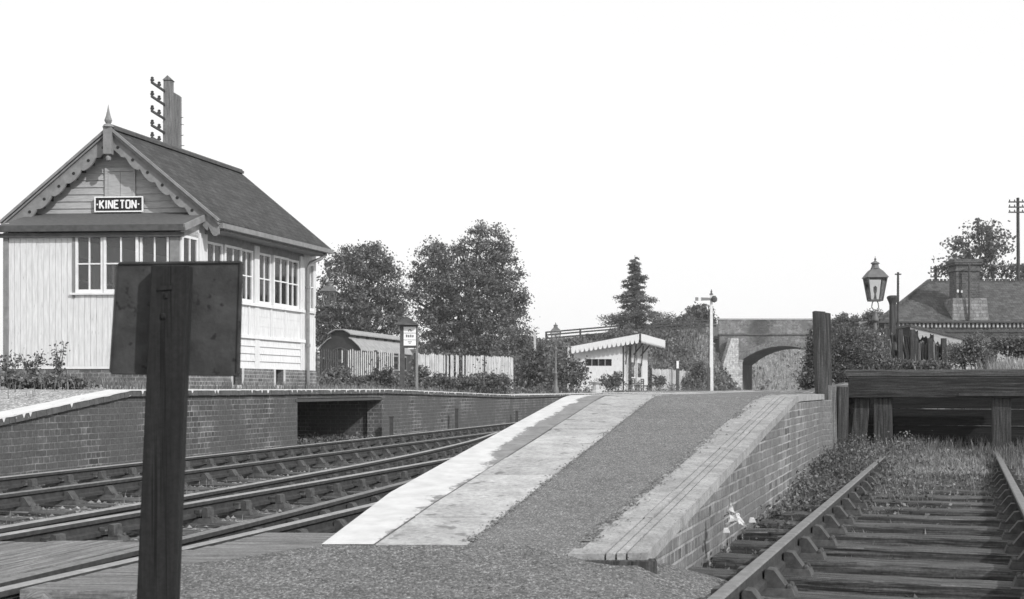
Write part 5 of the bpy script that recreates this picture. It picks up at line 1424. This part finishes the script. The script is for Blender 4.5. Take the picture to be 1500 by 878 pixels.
# bushes along the side platform
B = bush
B('bush', [(488, 558, 17, 14), (502, 552, 12, 12)], 42, 'leafy bush at the foot of the picket fence next to the signal box', n=2600, base_z=.98, leaf=.1)
B('bush', [(560, 556, 17, 13), (545, 561, 10, 9)], 44, 'leafy bush left of the poster case', n=2000, base_z=.98, leaf=.1)
B('bush', [(527, 562, 14, 7)], 44, 'pale low bush between the two leafy bushes', n=900, base_z=.98, mat='leaf_pale', leaf=.1)
B('bush', [(619, 553, 7, 12), (628, 562, 9, 6)], 46, 'upright bush just right of the poster case', n=1300, base_z=.98, leaf=.1)
B('bush', [(645, 559, 11, 9), (660, 564, 9, 6)], 47, 'low bush below the left half of the pale fence', n=1100, base_z=.98, leaf=.1)
B('bush', [(683, 561, 14, 9), (700, 563, 10, 7)], 49, 'low bush below the middle of the pale fence', n=1100, base_z=.98, leaf=.1)
B('bush', [(722, 559, 16, 10), (740, 562, 10, 8)], 51, 'low bush below the right end of the pale fence', n=1400, base_z=.98, leaf=.1)
B('bush', [(775, 540, 16, 26), (793, 535, 18, 30), (770, 558, 22, 12)], 63, 'tall tangled bush left of the slim lamp post', n=4200, base_z=.98, leaf=.13, shoots=24)
B('bush', [(822, 540, 16, 22), (845, 548, 18, 18), (808, 556, 16, 12)], 64, 'tall tangled bush between the slim lamp post and the shelter', n=3600, base_z=.98, leaf=.13, shoots=20)
B('bush', [(893, 560, 16, 8), (905, 556, 7, 10)], 74, 'low bush in front of the shelter corner', n=1500, base_z=.98, leaf=.13)
B('bush', [(1024, 548, 12, 17), (1015, 560, 20, 7)], 96, 'bush between the grey fence and the signal post', n=2400, base_z=.98, leaf=.18)
B('bush', [(966, 560, 8, 7)], 86, 'small bush at the left end of the short grey fence', n=700, base_z=.98, leaf=.14)
def fscr():
    r = random.random(); x = 472+r*320 if r < .85 else random.uniform(472, 1035)
    D = clampi(x, [(470, 43), (620, 48), (760, 58), (830, 66), (1035, 95)])+random.uniform(-2.5, 2)
    return PX(x, D), D, .98
def scr(n, hmax, size, mat, name, label):
    P = []
    for _ in range(n):
        x, y, z = fscr(); h = hmax*max(.12, .5+1.1*nz(x, y, .8, 2)); k = 9
        if random.random() < .03: h *= 1.8
        tt = rng.random((k, 1)); P.append(np.array([x, y, z])+np.concatenate([rng.normal(size=(k, 2))*.10, tt*h], 1))
    o = quadsmesh(name, leaves_at(np.concatenate(P), size, .5, .55), mat); tag(o, label, 'undergrowth', kind='stuff')
scr(3600, .75, .11, 'leaf_bush', 'fence_undergrowth', 'scrubby undergrowth along the foot of the fences on the side platform')
scr(1300, .45, .10, 'leaf_pale', 'low_undergrowth', 'paler low growth mixed along the platform fences')
# weeds by the end wall of the box
def tall_weed(x, y0, y1, D, spread, label, n=22):
    b = W(x, y1, D); t = empty('weed_plant', tuple(b), label, 'plant'); m = MB(); P = []
    H = PZ(y0, D)-b.z
    for k in range(random.randint(4, 6)):
        a = random.uniform(0, 6.28); e = b+Vector((math.cos(a)*spread*random.uniform(.3, 1), math.sin(a)*spread*.6, H*random.uniform(.55, 1)))
        p = limb(m, b, e, .012, .004, .04, 4); tt = rng.random((n*2, 1))*.85+.15
        P.append(np.array(b)*(1-tt)+np.array(e)*tt+rng.normal(size=(n*2, 3))*[.05, .05, .03])
    m.build('stem', 'bark', t); quadsmesh('foliage', leaves_at(np.concatenate(P), .065, .5, .5), 'leaf_weed', t)
tall_weed(86, 497, 556, 23.8, .12, 'tall thin weed growing against the pale end wall of the box', 26)
tall_weed(46, 512, 556, 23.5, .28, 'bushy weed left of the tall thin one by the box end wall', 30)
tall_weed(10, 515, 560, 23.2, .25, 'weed clump at the left edge by the box corner', 28)
B('bush', [(22, 557, 24, 9), (60, 560, 20, 7), (100, 562, 30, 5)], 22.6, 'low weedy growth along the foot of the box end wall', n=2600, base_z=1.15, leaf=.07, shoots=8, cr=.12)

# ------------------------------------------------------------------ buffer stop
rot = math.atan(.348); bc = Vector((6.63, 19.85)); bt = Vector((math.cos(rot), -math.sin(rot))); fb = Fr(bc, bt, (-math.sin(rot), -math.cos(rot)))
bs = empty('buffer_stop', (bc.x, bc.y, .3), 'heavy timber buffer stop with a dark beam across the end of the siding', 'buffer stop')
def zb_(y): return PZ(y, 19.85)
m = MB(); m.fbox(fb, -1.42, 1.5, 1.06, 1.375, -.02, .27); m.build('buffer_beam', 'beam', bs, bevel=.012, grain=(bt.x, bt.y))
m = MB(); m.fbox(fb, -1.47, 1.52, 1.385, 1.49, -.12, .20); m.build('top_plank', 'cap', bs, bevel=.01, grain=(bt.x, bt.y))
for a, w in ((-.91, .27), (.80, .27)):
    m = MB(); m.fbox(fb, a-w/2, a+w/2, .1, 1.06, -.03, .2); m.build('leg', 'sleeper_end', bs, bevel=.01)
m = MB(); m.hexa([fb.p(-1.42, .1, .1), fb.p(-1.18, .1, .1), fb.p(-1.18, .1, .25), fb.p(-1.42, .1, .25), fb.p(-1.33, 1.05, .0), fb.p(-1.10, 1.05, .0), fb.p(-1.10, 1.05, .15), fb.p(-1.33, 1.05, .15)]); m.build('raking_leg', 'sleeper_end', bs, bevel=.01)
m = MB(); m.fbox(fb, .2, 1.5, 1.09, 1.13, .272, .30); m.build('iron_strap', 'iron', bs)
rw = empty('timber_wall', (*fb.p(0, 0, -.6).xy, .2), 'dark wall of stacked old sleepers behind the buffer stop', 'timber wall')
for i in range(5):
    m = MB(); z = .1+i*.262; m.fbox(fb, -1.42, 4.2, z, z+.25, -.75-.02*(i % 2), -.55-.02*(i % 2)); m.build('stacked_sleeper', 'tarwood_u', rw)
# old sleepers set on end beside the platform corner, leaning
def upright(xa, ya, xb, yb, w, D, mat, label, d=.13):
    m = MB(); a = W(xa, ya, D); b = W(xb, yb, D); b.z -= .25
    m.hexa([(b.x-w/2, D, b.z), (b.x+w/2, D, b.z), (b.x+w/2, D+d, b.z), (b.x-w/2, D+d, b.z), (a.x-w/2, D, a.z), (a.x+w/2, D, a.z-.012), (a.x+w/2, D+d, a.z-.01), (a.x-w/2, D+d, a.z)])
    return m.thing('timber_upright', mat, label, 'timber post', bevel=.008)
upright(1218.5, 564.5, 1221, 662, .125, 18.6, 'stub', 'pale old sleeper set on end beside the platform corner')
upright(1236, 566, 1234, 656, .155, 18.9, 'sleeper_end', 'dark old sleeper leaning between the pale upright and the buffer stop')
upright(1201.5, 455.5, 1209, 650, .155, 18.45, 'sleeper_end', 'tall weathered timber post at the platform corner', .16)
upright(1213.5, 458, 1216, 560, .07, 19.2, 'sleeper_end', 'thin dark post close behind the tall weathered post', .07)
upright(1185+14, 470, 1199, 560, .03, 19.6, 'sleeper_end', 'thin stake half hidden behind the tall weathered post', .03) if False else None

# ------------------------------------------------------------------ right hand bank behind the buffer
def zrb(x, y):
    e = min(1, max(0, (y-20.65)/.5)); g = clampi(y, [(20.6, 1.30), (26, 1.22), (34, 1.12)])
    s = min(1, max(0, (x-(4.35+(y-18)*.12))/.8))
    return g*e*s+1.1*(1-s)*e+.1*(1-e)+.05*nz(x, y, 1.2)*e*s
m = MB(); m.grid([[(x, y, zrb(x, y)) for x in fr(4.25, 30, .35)] for y in fr(20.35, 60, .35)]); struct(m, 'bank', 'bank')
m = MB(); m.grid([[(x, y, 1.1) for x in [14+(y-60)*.2+i*10 for i in range(14)]] for y in fr(59, 109, 5)]); struct(m, 'station_yard', 'bank')
def fbk():
    y = random.uniform(20.9, 30); x = random.uniform(4.9+(y-18)*.25, 18); return x, y, zrb(x, y)
P = np.array([fbk() for _ in range(11000)]); o = quadsmesh('bank_grass', blades(P, .22, .008), 'grass'); tag(o, 'rough grass on the bank behind the buffer stop', 'grass', kind='stuff')
def fdg():
    y = random.uniform(21, 26); x = PX(random.gauss(1475, 22), y); return x, y, zrb(x, y)
P = np.array([fdg() for _ in range(2600)]); o = quadsmesh('bank_dry_grass', blades(P, .34, .007), 'drygrass'); tag(o, 'pale dry grass on the bank at the right edge', 'grass', kind='stuff')
B('bush', [(1188, 535, 9, 32), (1183, 560, 10, 12), (1192, 505, 6, 20)], 24.5, 'dark bush against the bridge arch left of the tall post', n=4600, base_z=1.1, leaf=.04, cr=.1, shoots=26)
B('bush', [(1240, 510, 18, 22), (1228, 530, 14, 26), (1258, 518, 22, 24), (1236, 545, 30, 16), (1275, 505, 12, 16)], 22.5, 'dense bush between the tall post and the glass lamp', n=16000, base_z=1.2, leaf=.034, cr=.12, shoots=70, mat='leaf_weed')
B('bush', [(1283, 514, 12, 24), (1272, 530, 18, 18), (1305, 537, 20, 8)], 23.2, 'dense bush around the foot of the glass lamp', n=9000, base_z=1.2, leaf=.034, cr=.1, shoots=40, mat='leaf_weed')
B('bush', [(1345, 536, 22, 5), (1375, 537, 14, 5)], 22.3, 'low plants at the foot of the dark leaning palings', n=2400, base_z=1.2, leaf=.05, cr=.1, shoots=18, mat='leaf_weed')
B('bush', [(1408, 520, 20, 16), (1428, 515, 16, 20), (1445, 530, 14, 12)], 22.6, 'feathery bush right of the dark palings', n=5600, base_z=1.2, leaf=.036, cr=.1, shoots=40, mat='leaf_weed')
B('bush', [(1475, 506, 26, 10), (1498, 510, 18, 14), (1520, 515, 18, 14)], 27, 'dark bush before the pale station wall at the right edge', n=4200, base_z=1.2, leaf=.06, cr=.13, shoots=20)
# leaning palings
def dark_paling(xa, xb, y0, y1, D, n, label, w=.032, lean=.22):
    t = empty('paling_fence', (PX(xa, D), D, 1.2), label, 'fence'); m = MB()
    for i in range(n):
        x = PX(xa+(xb-xa)*(i+.5)/n, D)+random.uniform(-.015, .015); l = lean*random.uniform(.4, 1.2); z1 = PZ(y0+(y1-y0)*i/n+random.uniform(-2, 5), D)
        m.hexa([(x-w/2+l, D, 1.1), (x+w/2+l, D, 1.1), (x+w/2+l, D+.02, 1.1), (x-w/2+l, D+.02, 1.1), (x-w/2, D, z1), (x+w/2, D, z1-.02), (x+w/2, D+.02, z1-.02), (x-w/2, D+.02, z1)])
    m.build('pickets', 'stub', t)
    for yy in (y0+8, (y0+545)/2): m = MB(); m.bar((PX(xa, D), D+.06, PZ(yy, D)), (PX(xb, D), D+.06, PZ(yy+(y1-y0), D)), .04, .12); m.build('rail', 'sleeper_end', t)
    for x in (xa+2, (xa+xb)/2, xb-3): m = MB(); X = PX(x, D); m.box(X-.045, X+.045, D-.10, D-.01, 1.0, PZ(y0-3, D)); m.build('post', 'sleeper_end', t)
    return t
dark_paling(1296, 1338, 486, 491, 25.5, 9, 'dark leaning paling fence right of the glass lamp')
dark_paling(1338, 1384, 499, 504, 26.0, 17, 'dark close palings under the left end of the shed roof', .045, .05)
# stove pipe and thin pole behind the lamp
m = MB(); D = 27.5; X = PX(1307.5, D); m.lathe((X, D, 1.0), [(.085, 0), (.075, PZ(447, D)-1.0), (.085, PZ(444, D)-1.0), (.13, PZ(437, D)-1.0), (.13, PZ(434.5, D)-1.0), (.08, PZ(433, D)-1.0)], 4, math.pi/4+.15)
m.thing('flue_pipe', 'sleeper_end', 'dark square flue with a flared cap between the lamp and the station roof', 'flue', bevel=.01)
t = empty('thin_pole', (PX(1314, 52), 52, 1.1), 'thin bare pole rising behind the flared flue', 'pole')
m = MB(); m.tube([(PX(1315, 52), 52, 1.0), (PX(1315.5, 52), 52, PZ(399, 52))], [.07, .045], 8); m.build('shaft', 'sleeper_end', t); m = MB(); m.bar((PX(1311, 52), 52, PZ(402, 52)), (PX(1320, 52), 52, PZ(402, 52)), .05); m.build('cross_arm', 'iron', t)

# ------------------------------------------------------------------ station building on the right
D = 60; st = empty('station_building', (PX(1420, D), D+3, 1.1), 'stone station building with a hipped tiled roof and corbelled eaves at the right', 'building')
x0 = PX(1288, D); x1 = PX(1288, D)+17; ze = PZ(471.5, D); d = 7.0; zr = 1.2+(HY-412.5)*(D+3.5)/F
m = MB(); m.hexa([(a_, b_, z_) for z_ in (1.0, ze-.3) for a_, b_ in ((x0+.55, D+.5), (x1-.4, D+.5), (x1+1.3, D+d-.5), (x0+2.25, D+d-.5))]); m.build('wall', 'stone_wall', st)
m = MB(); xa = PX(1361, D+3.5)
A_, B_, C_, D_ = (x0, D, ze), (x1, D, ze), (x1+1.95, D+d, ze), (x0+1.95, D+d, ze); E_, F__ = (xa, D+d/2, zr), (x1-2.6, D+d/2, zr)
i = 0; m.v += [A_, B_, C_, D_, E_, F__]; m.f += [(0, 1, 5, 4), (1, 2, 5), (2, 3, 4, 5), (3, 0, 4), (3, 2, 1, 0)]; m.build('roof', 'tile', st)
m = MB(); n = 60
for i in range(n): a = xa+(x1-2.6-xa)*i/n; m.box(a, a+(x1-2.6-xa)/n*.55, D+3.44, D+3.56, zr, zr+.12)
m.box(xa-.1, x1-2.5, D+3.42, D+3.58, zr-.06, zr+.03); m.bar((x0-.02, D-.02, ze+.06), (xa, D+3.5, zr+.04), .14); m.build('ridge_cresting', 'tile', st)
m = MB(); m.box(x0-.1, x1+.1, D-.10, D+.05, ze-.05, ze+.03); m.build('gutter', 'darktrim', st)
m = MB(); 
a = x0+.5
while a < x1: m.box(a, a+.085, D+.0, D+.5, ze-.26, ze-.08); a += .19
m.box(x0+.38, x1, D+.25, D+.49, ze-.38, ze-.08); m.build('corbel_table', 'stone_wall', st)
m = MB(); m.box(x0+.35, x1, D+.1, D+.52, ze-.47, ze-.38); m.build('cornice', 'darktrim', st)
# chimney
yb = D+.7; c0, c1 = PX(1389, yb), PX(1444, yb)
m = MB(); m.hexa([(c0, D+.1, ze-.3), (c1, D+.1, ze-.3), (c1, D+1.4, ze-.3), (c0, D+1.4, ze-.3), (PX(1391, yb), D+.25, PZ(438, yb)), (PX(1440, yb), D+.25, PZ(438, yb)), (PX(1440, yb), D+1.4, PZ(438, yb)), (PX(1391, yb), D+1.4, PZ(438, yb))]); ch = m.build('chimney', 'stone_dark', st)
m = MB(); m.box(PX(1397, yb), PX(1431, yb), D+.35, D+1.3, PZ(438, yb), PZ(388, yb))
for k, (ya, yc) in enumerate(((398, 395), (389, 386), (386, 381))): m.box(PX(1395-k, yb), PX(1433+k, yb), D+.29-.03*k, D+1.36+.03*k, PZ(ya, yb), PZ(yc, yb))
m.build('stack', 'stack', ch)
m = MB(); m.tube([(PX(1420.5, D), D+.06, ze-.2), (PX(1420.5, D), D+.06, PZ(388, D))], .055, 8); m.build('pipe', 'darktrim', ch)
m = MB(); m.box(PX(1405, D), PX(1407, D), D+.24, D+.34, PZ(428, D), PZ(424, D)); m.build('insulator', 'letter', ch); m = MB(); m.box(PX(1411, D), PX(1413, D), D+.24, D+.34, PZ(428.5, D), PZ(425, D)); m.build('insulator', 'letter', ch)
m = MB(); m.box(PX(1450, D), PX(1466, D), D+.44, D+.5, PZ(530, D), PZ(500, D)); m.build('window', 'dark', st)
# lean-to shed with a scalloped canopy in front
D = 50; sh2 = empty('lean_to_shed', (PX(1380, D), D+1, 1.1), 'low shed with a sloping roof and ragged pale valance before the station building', 'shed')
m = MB(); A1, B1 = W(1334, 477, D), W(1432, 500.5, D)
m.hexa([A1+Vector((0, 0, -.05)), B1+Vector((0, 0, -.05)), B1+Vector((0, 4, -.05)), A1+Vector((0, 4, -.05)), A1+Vector((0, 0, .05)), B1+Vector((0, 0, .05)), B1+Vector((0, 4, .05)), A1+Vector((0, 4, .05))]); m.build('roof', 'darktrim', sh2)
m = MB(); n = 17
for i in range(n):
    p, q = A1.lerp(B1, i/n), A1.lerp(B1, (i+1)/n); k = .30+(.16*random.random() if random.random() < .8 else -.15)
    m.extrude([(p.x, D+.05, p.z-.06), (q.x, D+.05, q.z-.06), (q.x, D+.05, q.z-k*.75), ((p.x+q.x)/2, D+.05, q.z-k), (p.x, D+.05, p.z-k*.75)], (0, .03, 0))
m.build('valance', 'gable', sh2)  # cream valance in shade: the shade is put into this greyer paint
m = MB(); m.box(PX(1384, D), PX(1428, D), D+.8, D+.9, 1.0, PZ(506, D)); m.build('shed_wall', 'stone_wall', sh2)
m = MB(); m.box(PX(1336, D), PX(1382, D), D+1.6, D+1.7, 1.0, PZ(492, D)); m.build('dark_interior', 'tarwood', sh2)
for x in (1345, 1362, 1380): m = MB(); X = PX(x, D); m.box(X-.045, X+.045, D+.1, D+.2, 1.0, PZ(477+(x-1334)*.24+4, D)); m.build('post', 'darktrim', sh2)
# trees and poles beyond the station
tree('broadleaf_tree', [(1436, 338, 22, 16), (1410, 368, 24, 22), (1455, 362, 26, 26), (1478, 395, 16, 14), (1388, 392, 16, 14), (1435, 392, 40, 22), (1500, 400, 12, 16)], 82, (1435, 560), 'open airy tree rising behind the station chimney', mat='leaf_pale', clumps=330, per=16, cr=.38, leaf=.2, base_z=1.0, trunk_r=.22, shell=.5)
tree('distant_tree', [(1236, 470, 8, 11), (1226, 478, 9, 9), (1232, 490, 16, 10)], 100, (1237, 560), 'left of three small distant tree tops behind the bushes', clumps=170, per=20, cr=.3, leaf=.18, base_z=1, trunk_r=.1)
tree('distant_tree', [(1252, 471, 5, 9), (1252, 482, 8, 9), (1262, 488, 14, 9)], 100, (1250, 560), 'middle of three small distant tree tops behind the bushes', clumps=140, per=20, cr=.28, leaf=.18, base_z=1, trunk_r=.1)
tree('distant_tree', [(1278, 464, 13, 8), (1290, 470, 7, 7), (1284, 479, 14, 9)], 100, (1280, 560), 'small distant tree top right behind the gas lamp post', clumps=190, per=20, cr=.3, leaf=.18, base_z=1, trunk_r=.12)
def tpole(x, D, y0, ybase, arms, label, w=.13, aw=1.2):
    t = empty('telegraph_pole', (PX(x, D), D, 1.1), label, 'telegraph pole'); m = MB(); zt = PZ(y0, D)
    m.tube([(PX(x, D)+.06, D, 1.0), (PX(x, D), D, zt)], [w*1.25, w*.8], 9); m.build('pole', 'sleeper_end', t, smooth=True)
    for y in arms:
        m = MB(); z = PZ(y, D); m.bar((PX(x, D)-aw/2, D-.1, z), (PX(x, D)+aw/2, D-.1, z), .07); a = m.build('cross_arm', 'iron', t)
        for q in (-.45, -.2, .2, .45):
            m = MB(); m.lathe((PX(x, D)+aw*q, D-.1, z+.03), [(.02, 0), (.035, .03), (.035, .08), (.02, .11)], 6); k = m.build('insulator', 'ceramic'); k.parent = a; k.location = -Vector(t['_w'])
tpole(1491, 72, 290, 410, (296.5, 304, 311.5), 'tall telegraph pole with three short arms at the right edge', .10, 1.1)
tpole(1370.5, 75, 391, 412, (394, 399, 406), 'top of a small telegraph pole showing over the left end of the station ridge', .10, .65)

# crumpled paper by the wall
m = MB(); c = W(1076, 757, 8.5)
import mathutils
def crumple(mb, p, s, seed):
    rnd = random.Random(seed); b = bmesh.new(); bmesh.ops.create_icosphere(b, subdivisions=2, radius=1); i = len(mb.v)
    for v in b.verts:
        k = .55+.6*rnd.random(); mb.v.append((p.x+v.co.x*s*k, p.y+v.co.y*s*.6*k, p.z+v.co.z*s*.8*k))
    mb.f += [tuple(i+v.index for v in f.verts) for f in b.faces]; b.free()
def sheet(mb, corners, n, amp, seed):
    a, b_, c, d = [Vector(q) for q in corners]; rows = []
    for i in range(n+1):
        r = []
        for j in range(n+1):
            u_, v_ = i/n, j/n; p = a.lerp(b_, v_).lerp(d.lerp(c, v_), u_)
            q = Vector((mnoise.noise(p*22+Vector((seed, 0, 0))), mnoise.noise(p*22+Vector((0, seed, 9))), mnoise.noise(p*22+Vector((5, 3, seed)))))
            r.append(p+q*amp)
        rows.append(r)
    mb.grid(rows)
q = lambda x, y, D=8.72: tuple(W(x, y, D))
sheet(m, [q(1062, 732), q(1072, 734), q(1080, 752), q(1064, 756)], 9, .055, 1)
sheet(m, [q(1063, 752), q(1080, 750), q(1095, 766, 8.6), q(1066, 772, 8.6)], 9, .06, 7)
o = m.thing('paper_scrap', 'paper', 'crumpled white paper caught against the foot of the brick wall', 'paper', recalc=False)
for x, y in ((1064, 778), (1102, 763)):
    p = W(x, y, 8.6); m = MB(); m.hexa([(p.x-.025, p.y-.02, p.z-.01), (p.x+.02, p.y-.025, p.z-.01), (p.x+.028, p.y+.02, p.z-.01), (p.x-.02, p.y+.025, p.z-.01), (p.x-.018, p.y-.01, p.z+.022), (p.x+.01, p.y-.015, p.z+.014), (p.x+.012, p.y+.01, p.z+.02), (p.x-.012, p.y+.014, p.z+.012)])
    m.thing('pale_stone', 'concrete', 'small pale stone just below the crumpled paper' if y == 778 else 'small pale stone just right of the crumpled paper', 'stone')
# ------------------------------------------------------------------ the summer haze
m = MB(); m.box(-400, 400, -60, 500, -1.2, 20); hz = m.build('haze', 'dark')
hm = bpy.data.materials.new('haze_air'); hm.use_nodes = True; hn = hm.node_tree; hn.nodes.remove(hn.nodes['Principled BSDF'])
pv = hn.nodes.new('ShaderNodeVolumePrincipled'); pv.inputs['Color'].default_value = (.95, .95, .95, 1); pv.inputs['Density'].default_value = .0005; pv.inputs['Anisotropy'].default_value = .3
hn.links.new(pv.outputs[0], hn.nodes['Material Output'].inputs['Volume']); hz.data.materials.clear(); hz.data.materials.append(hm); hz['kind'] = 'stuff'; hz['label'] = 'thin bright haze over the whole station'
scene.cycles.volume_bounces = 1
for o in bpy.data.objects:
    if '_w' in o: del o['_w']
